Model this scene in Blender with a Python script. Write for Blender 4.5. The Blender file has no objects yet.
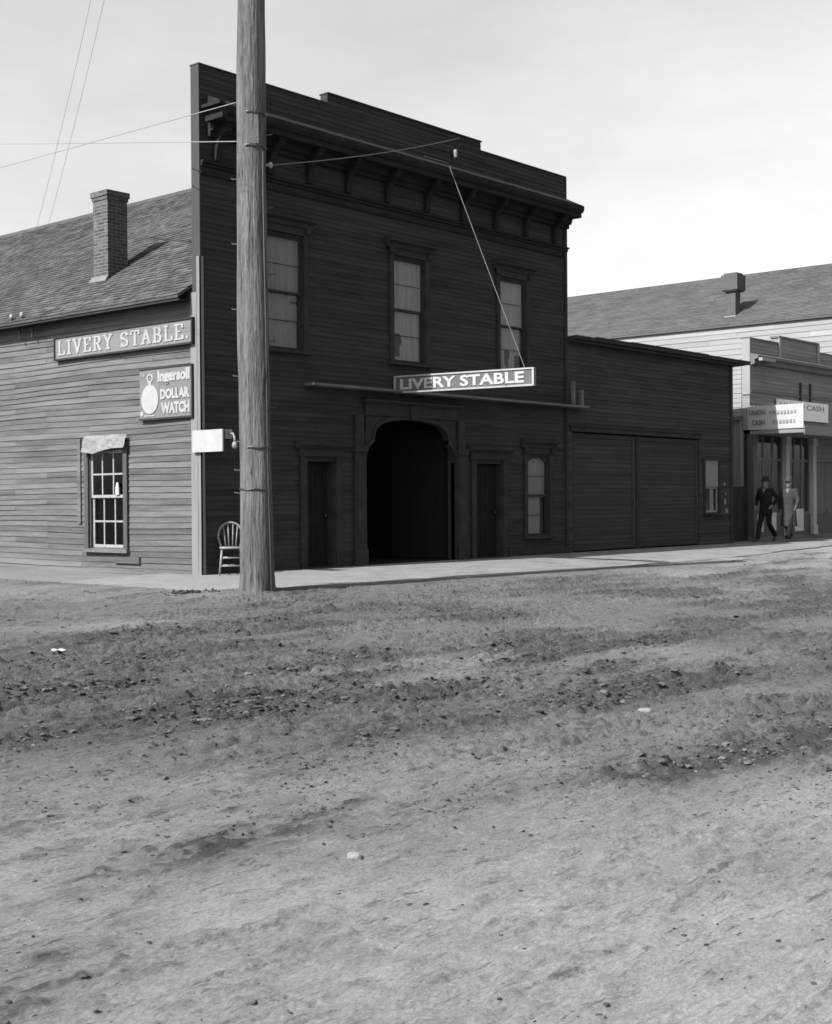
import bpy, bmesh, math, random
import numpy as np
from mathutils import Vector, Matrix
random.seed(7); rng = np.random.default_rng(7)
R = math.radians
S = bpy.context.scene
COL = S.collection

# ------------------------------------------------------------------ camera
cam_d = bpy.data.cameras.new("camera"); cam = bpy.data.objects.new("camera", cam_d); COL.objects.link(cam)
cam_d.sensor_fit = 'HORIZONTAL'; cam_d.sensor_width = 36; cam_d.lens = 1330/832*36
cam_d.clip_start = 0.05; cam_d.clip_end = 3000
CAM = Vector((-15.05, -18.141, 1.43))
yaw, pit, rol = R(41.2), R(-0.5), R(0.4)
F0 = Vector((math.cos(yaw), math.sin(yaw), 0)); R0 = Vector((math.sin(yaw), -math.cos(yaw), 0)); U0 = Vector((0, 0, 1))
Fw = F0*math.cos(pit)+U0*math.sin(pit); Up = U0*math.cos(pit)-F0*math.sin(pit)
Rt = R0*math.cos(rol)-Up*math.sin(rol); Up = Up*math.cos(rol)+R0*math.sin(rol)
m = Matrix((Rt, Up, -Fw)).transposed().to_4x4(); m.translation = CAM
cam.matrix_world = m
S.camera = cam

# ------------------------------------------------------------------ world and sun
SUN_AZ = -6.0      # heading in which the light travels, measured from +X
SUN_EL = 42.0
w = bpy.data.worlds.new("World"); S.world = w; w.use_nodes = True
nt = w.node_tree; nt.nodes.clear()
sky = nt.nodes.new('ShaderNodeTexSky'); sky.sky_type = 'NISHITA'; sky.sun_disc = False
sky.sun_elevation = R(SUN_EL)
frm = Vector((-math.cos(R(SUN_AZ)), -math.sin(R(SUN_AZ)), 0))      # where the sun stands
sky.sun_rotation = math.atan2(frm.x, frm.y)
sky.air_density = 1.3; sky.dust_density = 2.5; sky.ozone_density = 1.0; sky.altitude = 50
sep = nt.nodes.new('ShaderNodeSeparateColor'); com = nt.nodes.new('ShaderNodeCombineColor')
bg = nt.nodes.new('ShaderNodeBackground'); bg.inputs[1].default_value = 0.090
out = nt.nodes.new('ShaderNodeOutputWorld')
nt.links.new(sky.outputs[0], sep.inputs[0])
# blue-sensitive plate: the blue channel of the sky becomes grey, with faint broken high cloud
tc = nt.nodes.new('ShaderNodeTexCoord'); mp = nt.nodes.new('ShaderNodeMapping'); mp.inputs['Scale'].default_value = (1.2, 1.2, 4)
nz = nt.nodes.new('ShaderNodeTexNoise'); nz.inputs['Scale'].default_value = 1.9; nz.inputs['Detail'].default_value = 9; nz.inputs['Roughness'].default_value = .62
mr = nt.nodes.new('ShaderNodeMapRange'); mr.inputs[1].default_value = .3; mr.inputs[2].default_value = .75; mr.inputs[3].default_value = .82; mr.inputs[4].default_value = 1.07
mu = nt.nodes.new('ShaderNodeMath'); mu.operation = 'MULTIPLY'
nt.links.new(tc.outputs['Generated'], mp.inputs[0]); nt.links.new(mp.outputs[0], nz.inputs[0]); nt.links.new(nz.outputs[0], mr.inputs[0])
s1 = nt.nodes.new('ShaderNodeMath'); s1.operation = 'MULTIPLY'; s1.inputs[1].default_value = .62; nt.links.new(sep.outputs[1], s1.inputs[0])
s2 = nt.nodes.new('ShaderNodeMath'); s2.operation = 'MULTIPLY_ADD'; s2.inputs[1].default_value = .48; nt.links.new(sep.outputs[2], s2.inputs[0]); nt.links.new(s1.outputs[0], s2.inputs[2])
nt.links.new(s2.outputs[0], mu.inputs[0]); nt.links.new(mr.outputs[0], mu.inputs[1])
for i in range(3): nt.links.new(mu.outputs[0], com.inputs[i])
nt.links.new(com.outputs[0], bg.inputs[0]); nt.links.new(bg.outputs[0], out.inputs[0])
sd = bpy.data.lights.new("sun", 'SUN'); sd.energy = 4.3; sd.angle = R(.6); sd.color = (1, 1, 1)
so = bpy.data.objects.new("sun", sd); COL.objects.link(so)
trav = Vector((math.cos(R(SUN_AZ))*math.cos(R(SUN_EL)), math.sin(R(SUN_AZ))*math.cos(R(SUN_EL)), -math.sin(R(SUN_EL))))
so.rotation_euler = trav.to_track_quat('-Z', 'Y').to_euler()
S.view_settings.view_transform = 'Standard'; S.view_settings.look = 'None'
S.view_settings.exposure = 1.28; S.view_settings.gamma = 1
S.render.engine = 'CYCLES'; S.cycles.filter_width = 1.6; S.cycles.max_bounces = 6

# ------------------------------------------------------------------ materials (a grey plate: every colour is neutral)
def mat(name, base, var=.25, scale=3., stretch=(1, 1, 1), rough=.85, bump=0., bscale=None, tone=.0, spots=None, fine=0., metal=0, spec=.3):
    """spots=(scale, lo, hi, value, amount): irregular patches of another shade"""
    M_ = bpy.data.materials.new(name); M_.use_nodes = True
    t = M_.node_tree; N = t.nodes; L = t.links; b = N['Principled BSDF']
    b.inputs['Roughness'].default_value = rough; b.inputs['Metallic'].default_value = metal
    b.inputs['Specular IOR Level'].default_value = spec
    g = N.new('ShaderNodeNewGeometry'); mp = N.new('ShaderNodeMapping'); mp.inputs['Scale'].default_value = stretch
    L.new(g.outputs['Position'], mp.inputs[0])
    n1 = N.new('ShaderNodeTexNoise'); n1.inputs['Scale'].default_value = scale; n1.inputs['Detail'].default_value = 8; n1.inputs['Roughness'].default_value = .65
    L.new(mp.outputs[0], n1.inputs[0])
    r1 = N.new('ShaderNodeMapRange'); r1.inputs[1].default_value = .25; r1.inputs[2].default_value = .75
    r1.inputs[3].default_value = base*(1-var); r1.inputs[4].default_value = base*(1+var); L.new(n1.outputs[0], r1.inputs[0])
    v = r1.outputs[0]
    def mul(a, lo, hi, src):
        r = N.new('ShaderNodeMapRange'); r.inputs[1].default_value = 0; r.inputs[2].default_value = 1
        r.inputs[3].default_value = lo; r.inputs[4].default_value = hi; L.new(src, r.inputs[0])
        x = N.new('ShaderNodeMath'); x.operation = 'MULTIPLY'; L.new(a, x.inputs[0]); L.new(r.outputs[0], x.inputs[1]); return x.outputs[0]
    if tone:
        at = N.new('ShaderNodeAttribute'); at.attribute_name = 'tone'
        v = mul(v, 1-tone, 1+tone, at.outputs['Fac'])
    if fine:
        n3 = N.new('ShaderNodeTexNoise'); n3.inputs['Scale'].default_value = scale*9; n3.inputs['Detail'].default_value = 6
        L.new(mp.outputs[0], n3.inputs[0]); v = mul(v, 1-fine, 1+fine, n3.outputs[0])
    if spots:
        for (ss, lo, hi, val, amt) in spots:
            n2 = N.new('ShaderNodeTexNoise'); n2.inputs['Scale'].default_value = ss; n2.inputs['Detail'].default_value = 7; n2.inputs['Roughness'].default_value = .7
            L.new(mp.outputs[0], n2.inputs[0])
            r2 = N.new('ShaderNodeMapRange'); r2.inputs[1].default_value = lo; r2.inputs[2].default_value = hi; r2.inputs[3].default_value = 0; r2.inputs[4].default_value = amt
            L.new(n2.outputs[0], r2.inputs[0])
            mx = N.new('ShaderNodeMix'); L.new(r2.outputs[0], mx.inputs['Factor']); L.new(v, mx.inputs['A']); mx.inputs['B'].default_value = val
            v = mx.outputs['Result']
    L.new(v, b.inputs['Base Color'])
    if bump:
        nb = N.new('ShaderNodeTexNoise'); nb.inputs['Scale'].default_value = bscale or scale*6; nb.inputs['Detail'].default_value = 8
        L.new(mp.outputs[0], nb.inputs[0]); bp = N.new('ShaderNodeBump'); bp.inputs['Strength'].default_value = 1; bp.inputs['Distance'].default_value = bump
        L.new(nb.outputs[0], bp.inputs['Height']); L.new(bp.outputs[0], b.inputs['Normal'])
    return M_

HS = (.35, .35, 5)      # streaks that run along horizontal boards
VS = (5, 5, .4)         # streaks that run up and down
dark_board = mat('dark_painted_board', .031, .38, 2.0, HS, .95, .004, 14, .15, [(.5, .50, .68, .042, .7), (4, .58, .72, .018, .6), (10, .66, .74, .060, .5)], .40, spec=.06)
dark_trim = mat('dark_painted_trim', .028, .32, 3, (1, 1, 1), .9, .003, 30, 0, [(2.5, .62, .75, .026, .5)], .2, spec=.08)
dark_door = mat('dark_door_paint', .013, .3, 3, VS, .9, .003, 10, 0, None, .2, spec=.05)
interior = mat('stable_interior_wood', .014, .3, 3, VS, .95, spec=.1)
side_board = mat('weathered_side_board', .078, .32, 2.6, HS, .95, .006, 16, .24,
                 [(.55, .48, .66, .125, .75), (5, .60, .75, .065, .6), (9, .66, .74, .18, .4)], .3, spec=.06)
annex_board = mat('annex_board', .038, .35, 2.2, HS, .95, .004, 14, .20, [(.5, .50, .68, .046, .6), (5, .58, .72, .020, .6), (10, .66, .74, .07, .4)], .35, spec=.06)
annex_door_mat = mat('annex_door_board', .038, .25, 2.2, HS, .95, .004, 14, .16, [(.6, .5, .7, .03, .5)], .2, spec=.06)
light_board = mat('pale_corner_board', .13, .2, 2.5, VS, .8, .003, 12, 0, [(6, .6, .72, .10, .6)], .15)
frontend_board = mat('front_end_board', .032, .25, 2.5, VS, .8, .003, 12, 0, [(6, .6, .72, .05, .6)], .15)
old_wood = mat('old_bare_wood', .09, .3, 4, (1, 1, 1), .85, .004, 30, 0, None, .2)
shingle = mat('cedar_shingle', .060, .35, 1.3, (1, 1, 1), .95, .008, 22, .32, [(.45, .52, .75, .095, .6), (3.5, .6, .75, .042, .6)], .3, spec=.1)
shingle_far = mat('far_shingle', .072, .2, 1.0, (1, 1, 1), .95, .006, 14, .15, [(.4, .52, .75, .09, .6)], .25, spec=.1)
white_paint = mat('white_paint', .26, .12, 4, (1, 1, 1), .6, 0, None, 0, [(9, .64, .72, .45, .5)], .08)
white_text = mat('white_lettering', .23, .15, 8, (1, 1, 1), .7, 0, None, 0, [(14, .62, .7, .2, .6)], .1)
sign_grey = mat('grey_sign_paint', .12, .15, 4, (1, 1, 1), .7, 0, None, 0, [(8, .62, .72, .10, .6)], .15)
sign_mid = mat('mid_sign_paint', .105, .15, 5, (1, 1, 1), .7, 0, None, 0, [(7, .6, .7, .15, .6)], .15)
watch_face = mat('watch_face_paint', .24, .1, 6, (1, 1, 1), .7)
hang_back = mat('hanging_sign_paint', .075, .2, 4, (1, 1, 1), .7, 0, None, 0, [(6, .58, .7, .15, .7)], .15)
black_ink = mat('faded_black_ink', .09, .3, 20, (1, 1, 1), .8)
faint_ink = mat('faded_grey_ink', .17, .25, 20, (1, 1, 1), .8)
cloth_white = mat('banner_cloth', .29, .08, 4, (1, 1, 1), .85)
blind = mat('window_blind', .165, .25, 1.6, (9, 9, .5), .9, 0, None, 0, [(2.2, .5, .66, .075, .6), (9, .6, .7, .2, .4)], .2)
blind_low = mat('lower_window_blind', .15, .15, 1.6, (9, 9, .5), .9, 0, None, 0, None, .12)
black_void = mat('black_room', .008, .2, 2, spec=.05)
brick_m = None
metal_dark = mat('dark_iron', .05, .2, 12, (1, 1, 1), .5, 0, metal=.6)
metal_pale = mat('galvanised_metal', .2, .2, 12, (1, 1, 1), .6, metal=.2)
wire_m = mat('galvanised_wire', .075, .1, 12, rough=.6)
wire_pale = mat('weathered_pale_wire', .20, .1, 12, rough=.6)
wire_dark = mat('dark_wire', .10, .1, 12, rough=.6)
porcelain = mat('porcelain', .22, .05, 12, rough=.3)
concrete = mat('dusty_concrete', .165, .2, 1.2, (1, 1, 1), .95, .012, 30, 0, [(1.1, .50, .66, .11, .7), (7, .60, .70, .09, .6), (24, .60, .68, .08, .6)], .14, spec=.1)
kerb_m = mat('kerb_plank', .12, .3, 3, (.4, 5, 5), .95, .006, 20, 0, [(4, .5, .7, .19, .6)], .3)
path_m = mat('dusty_path', .13, .15, 1.5, (1, 1, 1), .97, .012, 18, 0, [(1.6, .55, .7, .14, .7), (9, .62, .72, .12, .6)], .2, spec=.05)
pale_siding = mat('pale_painted_siding', .19, .12, 1.5, HS, .8, .002, 12, .12, [(.5, .6, .75, .165, .6)], .1)
shop_board = mat('shop_front_board', .155, .22, 2, HS, .9, .003, 12, .10, [(1, .55, .75, .18, .5)], .15)
shop_trim = mat('shop_trim', .10, .2, 3, rough=.8)
shop_pale = mat('shop_pale_paint', .19, .12, 3, VS, .75)
shop_col = mat('shop_column_paint', .30, .12, 3, VS, .7)
shop_dark = mat('shop_dark_paint', .06, .25, 3, VS, .7)
fence_m = mat('alley_fence_board', .016, .3, 3, VS, .9)
poster_m = mat('pasted_paper', .15, .15, 9, (1, 1, 1), .9, 0, None, 0, [(16, .55, .65, .15, .6)], .2)
chair_m = mat('chair_wood', .15, .2, 12, (1, 1, 1), .4)
skin_m = mat('skin', .13, .06, 12, rough=.55)
hair_m = mat('hair', .04, .2, 30, rough=.6)
suit_dark = mat('dark_suit_cloth', .012, .2, 14, rough=.95, spec=.1)
coat_grey = mat('grey_coat_cloth', .030, .18, 10, rough=.95, spec=.1)
trouser_m = mat('trouser_cloth', .011, .2, 14, rough=.95, spec=.1)
shirt_m = mat('shirt_cloth', .12, .1, 14, rough=.9)
leather = mat('boot_leather', .02, .2, 14, rough=.5)
felt_dark = mat('dark_hat_felt', .015, .2, 14, rough=.95)
felt_grey = mat('grey_hat_felt', .035, .2, 14, rough=.95)
weed_m = mat('weed_leaf', .045, .3, 12, rough=.8)
stone_m = mat('pale_stone', .16, .15, 20, rough=.9, bump=.004)
clod_m = mat('dirt_clod', .070, .35, 3, tone=.5, rough=.98, bump=.006, bscale=60, spec=.05)

def brick():
    M_ = bpy.data.materials.new('chimney_brick'); M_.use_nodes = True
    t = M_.node_tree; N = t.nodes; L = t.links; b = N['Principled BSDF']; b.inputs['Roughness'].default_value = .9
    g = N.new('ShaderNodeNewGeometry'); sx = N.new('ShaderNodeSeparateXYZ'); L.new(g.outputs['Position'], sx.inputs[0])
    ad = N.new('ShaderNodeMath'); L.new(sx.outputs[0], ad.inputs[0]); L.new(sx.outputs[1], ad.inputs[1])
    cx = N.new('ShaderNodeCombineXYZ'); L.new(ad.outputs[0], cx.inputs[0]); L.new(sx.outputs[2], cx.inputs[1])
    br = N.new('ShaderNodeTexBrick'); L.new(cx.outputs[0], br.inputs['Vector']); br.inputs['Scale'].default_value = 1
    br.inputs['Brick Width'].default_value = .21; br.inputs['Row Height'].default_value = .068; br.inputs['Mortar Size'].default_value = .009
    br.inputs['Color1'].default_value = (.032,)*3+(1,); br.inputs['Color2'].default_value = (.095,)*3+(1,); br.inputs['Mortar'].default_value = (.15,)*3+(1,)
    n = N.new('ShaderNodeTexNoise'); n.inputs['Scale'].default_value = 9; L.new(g.outputs['Position'], n.inputs[0])
    mx = N.new('ShaderNodeMix'); mx.data_type = 'RGBA'; mx.blend_type = 'MULTIPLY'; mx.inputs['Factor'].default_value = .6
    L.new(br.outputs[0], mx.inputs['A']); L.new(n.outputs[0], mx.inputs['B']); L.new(mx.outputs['Result'], b.inputs['Base Color'])
    bp = N.new('ShaderNodeBump'); bp.inputs['Distance'].default_value = .01; bp.invert = True; L.new(br.outputs['Fac'], bp.inputs['Height']); L.new(bp.outputs[0], b.inputs['Normal'])
    return M_
brick_m = brick()
def glass():
    M_ = bpy.data.materials.new('window_glass'); M_.use_nodes = True
    t = M_.node_tree; N = t.nodes; L = t.links; N.clear()
    o = N.new('ShaderNodeOutputMaterial'); mx = N.new('ShaderNodeMixShader'); tr = N.new('ShaderNodeBsdfTransparent'); tr.inputs[0].default_value = (.88,)*3+(1,)
    gl = N.new('ShaderNodeBsdfGlossy'); gl.inputs['Roughness'].default_value = .03
    lw = N.new('ShaderNodeLayerWeight'); lw.inputs[0].default_value = .5; pw = N.new('ShaderNodeMath'); pw.operation = 'POWER'; pw.inputs[1].default_value = 4; L.new(lw.outputs['Facing'], pw.inputs[0]); fr = N.new('ShaderNodeMapRange'); fr.inputs[3].default_value = .03; fr.inputs[4].default_value = .8; L.new(pw.outputs[0], fr.inputs[0])
    n = N.new('ShaderNodeTexNoise'); n.inputs['Scale'].default_value = 3; bp = N.new('ShaderNodeBump'); bp.inputs['Distance'].default_value = .002
    L.new(n.outputs[0], bp.inputs['Height']); L.new(bp.outputs[0], gl.inputs['Normal'])
    L.new(fr.outputs[0], mx.inputs[0]); L.new(tr.outputs[0], mx.inputs[1]); L.new(gl.outputs[0], mx.inputs[2]); L.new(mx.outputs[0], o.inputs[0])
    return M_
glass_m = glass()
def ground_mat():
    M_ = bpy.data.materials.new('street_dirt'); M_.use_nodes = True
    t = M_.node_tree; N = t.nodes; L = t.links; b = N['Principled BSDF']; b.inputs['Roughness'].default_value = 1; b.inputs['Specular IOR Level'].default_value = .05
    g = N.new('ShaderNodeNewGeometry')
    def noise(sc, st=(1, 1, 1), det=8, ro=.6):
        mp = N.new('ShaderNodeMapping'); mp.inputs['Scale'].default_value = st; L.new(g.outputs['Position'], mp.inputs[0])
        n = N.new('ShaderNodeTexNoise'); n.inputs['Scale'].default_value = sc; n.inputs['Detail'].default_value = det; n.inputs['Roughness'].default_value = ro
        L.new(mp.outputs[0], n.inputs[0]); return n.outputs[0]
    def rng_(s, a, b_, c, d):
        r = N.new('ShaderNodeMapRange'); r.inputs[1].default_value = a; r.inputs[2].default_value = b_; r.inputs[3].default_value = c; r.inputs[4].default_value = d; L.new(s, r.inputs[0]); return r.outputs[0]
    def mul(a, c):
        x = N.new('ShaderNodeMath'); x.operation = 'MULTIPLY'; L.new(a, x.inputs[0]); L.new(c, x.inputs[1]); return x.outputs[0]
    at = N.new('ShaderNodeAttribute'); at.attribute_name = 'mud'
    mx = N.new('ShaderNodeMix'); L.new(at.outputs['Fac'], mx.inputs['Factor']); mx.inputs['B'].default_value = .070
    ad = N.new('ShaderNodeAttribute'); ad.attribute_name = 'dust_vignette'; md = N.new('ShaderNodeMix'); L.new(ad.outputs['Fac'], md.inputs['Factor']); md.inputs['A'].default_value = .120; md.inputs['B'].default_value = .30  # pale tone: dust patches plus vignette brightening painted into the colour
    L.new(md.outputs['Result'], mx.inputs['A'])
    v = mx.outputs['Result']
    v = mul(v, rng_(noise(.5), .3, .7, .85, 1.15))
    v = mul(v, rng_(noise(3.0, (.35, 1.6, 1), 10, .72), .3, .7, .88, 1.12))
    v = mul(v, rng_(noise(60, (.7, 1.2, 1), 6, .85), .32, .68, .58, 1.42))
    v = mul(v, rng_(noise(11, (.32, 1.5, 1), 8, .8), .38, .44, .50, 1.0))  # fine dark dashes: shadows of low ridges put into the colour
    v = mul(v, rng_(noise(4.2, (.28, 1.7, 1), 10, .82), .37, .43, .62, 1.0))  # longer dark dashes, again ridge shadow painted as colour
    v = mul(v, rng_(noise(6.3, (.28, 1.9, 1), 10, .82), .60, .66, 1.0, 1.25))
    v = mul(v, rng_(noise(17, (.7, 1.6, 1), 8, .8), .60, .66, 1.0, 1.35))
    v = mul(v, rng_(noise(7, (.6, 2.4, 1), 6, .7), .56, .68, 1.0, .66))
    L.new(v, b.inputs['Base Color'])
    bp = N.new('ShaderNodeBump'); bp.inputs['Distance'].default_value = .03; L.new(noise(30, (.7, 1.6, 1), 9, .85), bp.inputs['Height']); L.new(bp.outputs[0], b.inputs['Normal'])
    return M_
ground_m = ground_mat()

# ------------------------------------------------------------------ building blocks
ORG = {}
def org(o): return ORG.get(o.name, Vector((0, 0, 0)))
class MB:
    def __init__(s): s.v = []; s.f = []; s.t = []
    def quad(s, *p, t=None):
        n = len(s.v); s.v += [tuple(q) for q in p]; s.f.append(tuple(range(n, n+len(p)))); s.t.append(random.random() if t is None else t)
    def box(s, a, b, t=None):
        x0, y0, z0 = [min(a[i], b[i]) for i in range(3)]; x1, y1, z1 = [max(a[i], b[i]) for i in range(3)]
        n = len(s.v); t = random.random() if t is None else t
        s.v += [(x0, y0, z0), (x1, y0, z0), (x1, y1, z0), (x0, y1, z0), (x0, y0, z1), (x1, y0, z1), (x1, y1, z1), (x0, y1, z1)]
        for q in ((0, 3, 2, 1), (4, 5, 6, 7), (0, 1, 5, 4), (1, 2, 6, 5), (2, 3, 7, 6), (3, 0, 4, 7)): s.f.append(tuple(n+i for i in q)); s.t.append(t)
        return s
    def prism(s, prof, fn, a, b, t=None):
        """prof: 2-D outline; fn(u,v,w)->xyz, extruded over w from a to b"""
        n = len(s.v); k = len(prof); t = random.random() if t is None else t
        for w_ in (a, b):
            for (u, v) in prof: s.v.append(tuple(fn(u, v, w_)))
        for i in range(k):
            j = (i+1) % k; s.f.append((n+i, n+j, n+k+j, n+k+i)); s.t.append(t)
        s.f.append(tuple(n+i for i in reversed(range(k)))); s.t.append(t)
        s.f.append(tuple(n+k+i for i in range(k))); s.t.append(t)
        return s
    def tube(s, path, rad, n=8, sq=(1, 1), caps=True, t=None):
        P = [Vector(p) for p in path]; rs = rad if isinstance(rad, (list, tuple)) else [rad]*len(P)
        b0 = len(s.v); t = random.random() if t is None else t; up = None
        for i, p in enumerate(P):
            d = (P[min(i+1, len(P)-1)]-P[max(i-1, 0)]).normalized()
            if up is None:
                up = Vector((0, 0, 1)) if abs(d.z) < .9 else Vector((0, 1, 0))
            sx = d.cross(up).normalized(); up = sx.cross(d).normalized()
            for k in range(n):
                a = 2*math.pi*k/n; s.v.append(tuple(p+sx*math.cos(a)*rs[i]*sq[0]+up*math.sin(a)*rs[i]*sq[1]))
        for i in range(len(P)-1):
            for k in range(n):
                k2 = (k+1) % n; s.f.append((b0+i*n+k, b0+i*n+k2, b0+(i+1)*n+k2, b0+(i+1)*n+k)); s.t.append(t)
        if caps:
            s.f.append(tuple(b0+k for k in reversed(range(n)))); s.t.append(t)
            s.f.append(tuple(b0+(len(P)-1)*n+k for k in range(n))); s.t.append(t)
        return s
    def ball(s, c, r, n=10, m_=7, t=None):
        r = r if isinstance(r, (tuple, list)) else (r, r, r)
        b0 = len(s.v); t = random.random() if t is None else t
        for i in range(1, m_):
            th = math.pi*i/m_
            for k in range(n):
                a = 2*math.pi*k/n; s.v.append((c[0]+r[0]*math.sin(th)*math.cos(a), c[1]+r[1]*math.sin(th)*math.sin(a), c[2]+r[2]*math.cos(th)))
        s.v += [(c[0], c[1], c[2]+r[2]), (c[0], c[1], c[2]-r[2])]; T = len(s.v)-2; B = T+1
        for i in range(m_-2):
            for k in range(n):
                k2 = (k+1) % n; s.f.append((b0+i*n+k, b0+(i+1)*n+k, b0+(i+1)*n+k2, b0+i*n+k2)); s.t.append(t)
        for k in range(n):
            k2 = (k+1) % n; s.f.append((T, b0+k, b0+k2)); s.t.append(t); s.f.append((B, b0+(m_-2)*n+k2, b0+(m_-2)*n+k)); s.t.append(t)
        return s
    def rings(s, cs, n=14, t=None):
        """loft of (centre, rx, ry) rings"""
        b0 = len(s.v); t = random.random() if t is None else t
        for (c, rx, ry) in cs:
            for k in range(n):
                a = 2*math.pi*k/n; s.v.append((c[0]+rx*math.cos(a), c[1]+ry*math.sin(a), c[2]))
        for i in range(len(cs)-1):
            for k in range(n):
                k2 = (k+1) % n; s.f.append((b0+i*n+k, b0+i*n+k2, b0+(i+1)*n+k2, b0+(i+1)*n+k)); s.t.append(t)
        s.f.append(tuple(b0+k for k in reversed(range(n)))); s.t.append(t)
        s.f.append(tuple(b0+(len(cs)-1)*n+k for k in range(n))); s.t.append(t)
        return s
    def build(s, name, m_, parent=None, smooth=False, xf=None, label=None, fix=True):
        o_ = org(parent) if parent else Vector((0, 0, 0))
        me = bpy.data.meshes.new(name); vs = s.v
        if xf is not None: vs = [tuple(xf @ Vector(v)) for v in vs]
        me.from_pydata([(v[0]-o_.x, v[1]-o_.y, v[2]-o_.z) for v in vs], [], s.f)
        a = me.attributes.new('tone', 'FLOAT', 'FACE'); a.data.foreach_set('value', s.t)
        me.materials.append(m_); me.update()
        if fix:
            bm = bmesh.new(); bm.from_mesh(me); bmesh.ops.recalc_face_normals(bm, faces=bm.faces); bm.to_mesh(me); bm.free()
        if smooth: me.polygons.foreach_set('use_smooth', [True]*len(me.polygons))
        ob = bpy.data.objects.new(name, me); COL.objects.link(ob)
        if parent: ob.parent = parent; ORG[ob.name] = o_
        if label: ob['label'] = label
        return ob
def tag(o, label=None, cat=None, group=None, kind=None):
    if label: o['label'] = label
    if cat: o['category'] = cat
    if group: o['group'] = group
    if kind: o['kind'] = kind
    return o
def thing(name, label, cat, loc=(0, 0, 0), group=None):
    o = bpy.data.objects.new(name, None); COL.objects.link(o); o.location = loc; o.empty_display_size = .2
    ORG[o.name] = Vector(loc); return tag(o, label, cat, group)
def nest(parent_mesh_obj): return parent_mesh_obj

front = lambda u, o, z, Y=0: (u, Y-o, z)
def siding(mb, fn, u0, u1, z0, z1, holes, h=.125, proj=.02, jit=.002, blen=4.0):
    """real clapboards: fn(u, out, z); holes = [(u0,u1,z0,z1)]"""
    z = z0
    while z < z1-1e-4:
        zt = min(z+h, z1)
        cuts = sorted({z, zt} | {q for hh in holes for q in (hh[2], hh[3]) if z < q < zt})
        joints = []; u = u0+random.uniform(.3, blen)
        while u < u1: joints.append(u); u += random.uniform(blen*.5, blen*1.3)
        tones = [random.random() for _ in range(len(joints)+1)]; js = [random.uniform(-jit, jit) for _ in tones]
        us = [u0]+joints+[u1]
        for ci in range(len(cuts)-1):
            a, b = cuts[ci], cuts[ci+1]; oa = proj*(1-(a-z)/h)+.004; ob = proj*(1-(b-z)/h)+.004
            for k in range(len(us)-1):
                segs = [(us[k]+.002, us[k+1]-.002 if k < len(us)-2 else us[k+1])]
                for hh in holes:
                    if hh[2] < b-1e-6 and hh[3] > a+1e-6:
                        ns = []
                        for (p, q) in segs:
                            if hh[1] <= p or hh[0] >= q: ns.append((p, q)); continue
                            if hh[0] > p: ns.append((p, hh[0]))
                            if hh[1] < q: ns.append((hh[1], q))
                        segs = ns
                for (p, q) in segs:
                    if q-p < .004: continue
                    j = js[k]
                    # split long runs so that boards can bow slightly
                    mb.quad(fn(p, oa+j, a), fn(q, oa+j, a), fn(q, ob+j, b), fn(p, ob+j, b), t=tones[k])
                    if ci == 0: mb.quad(fn(p, 0, a), fn(q, 0, a), fn(q, oa+j, a), fn(p, oa+j, a), t=tones[k])
        z += h
def backing(mb, fn, u0, u1, z0, z1, holes, d0, d1):
    """solid wall behind the boards, split round the holes"""
    us = sorted({u0, u1} | {q for h in holes for q in h[:2] if u0 < q < u1}); zs = sorted({z0, z1} | {q for h in holes for q in h[2:] if z0 < q < z1})
    for i in range(len(us)-1):
        j = 0
        while j < len(zs)-1:
            def hol(j): return any(h[0] < (us[i]+us[i+1])/2 < h[1] and h[2] < (zs[j]+zs[j+1])/2 < h[3] for h in holes)
            if hol(j): j += 1; continue
            k = j
            while k+1 < len(zs)-1 and not hol(k+1): k += 1
            a = fn(us[i], d0, zs[j]); b = fn(us[i+1], d1, zs[k+1]); mb.box(a, b); j = k+1

def text_into(mb, s_, o, right, up, height, width=None, bold=.0, ext=.008, shear=0):
    cu = bpy.data.curves.new('t', 'FONT'); cu.body = s_; cu.size = 1; cu.offset = bold; cu.extrude = .5; cu.resolution_u = 3; cu.shear = shear
    ob = bpy.data.objects.new('t', cu); COL.objects.link(ob)
    dg = bpy.context.evaluated_depsgraph_get(); me = bpy.data.meshes.new_from_object(ob.evaluated_get(dg))
    xs = [v.co.x for v in me.vertices]; ys = [v.co.y for v in me.vertices]
    x0, x1, y0, y1 = min(xs), max(xs), min(ys), max(ys)
    sy = height/(y1-y0); sx = sy if width is None else width/(x1-x0)
    right = Vector(right).normalized(); up = Vector(up).normalized(); nr = right.cross(up); o = Vector(o); n = len(mb.v)
    for v in me.vertices: mb.v.append(tuple(o+right*((v.co.x-x0)*sx)+up*((v.co.y-y0)*sy)+nr*((v.co.z+.5)*ext)))
    for p in me.polygons: mb.f.append(tuple(n+i for i in p.vertices)); mb.t.append(.5)
    bpy.data.objects.remove(ob); bpy.data.curves.remove(cu); bpy.data.meshes.remove(me)

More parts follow.
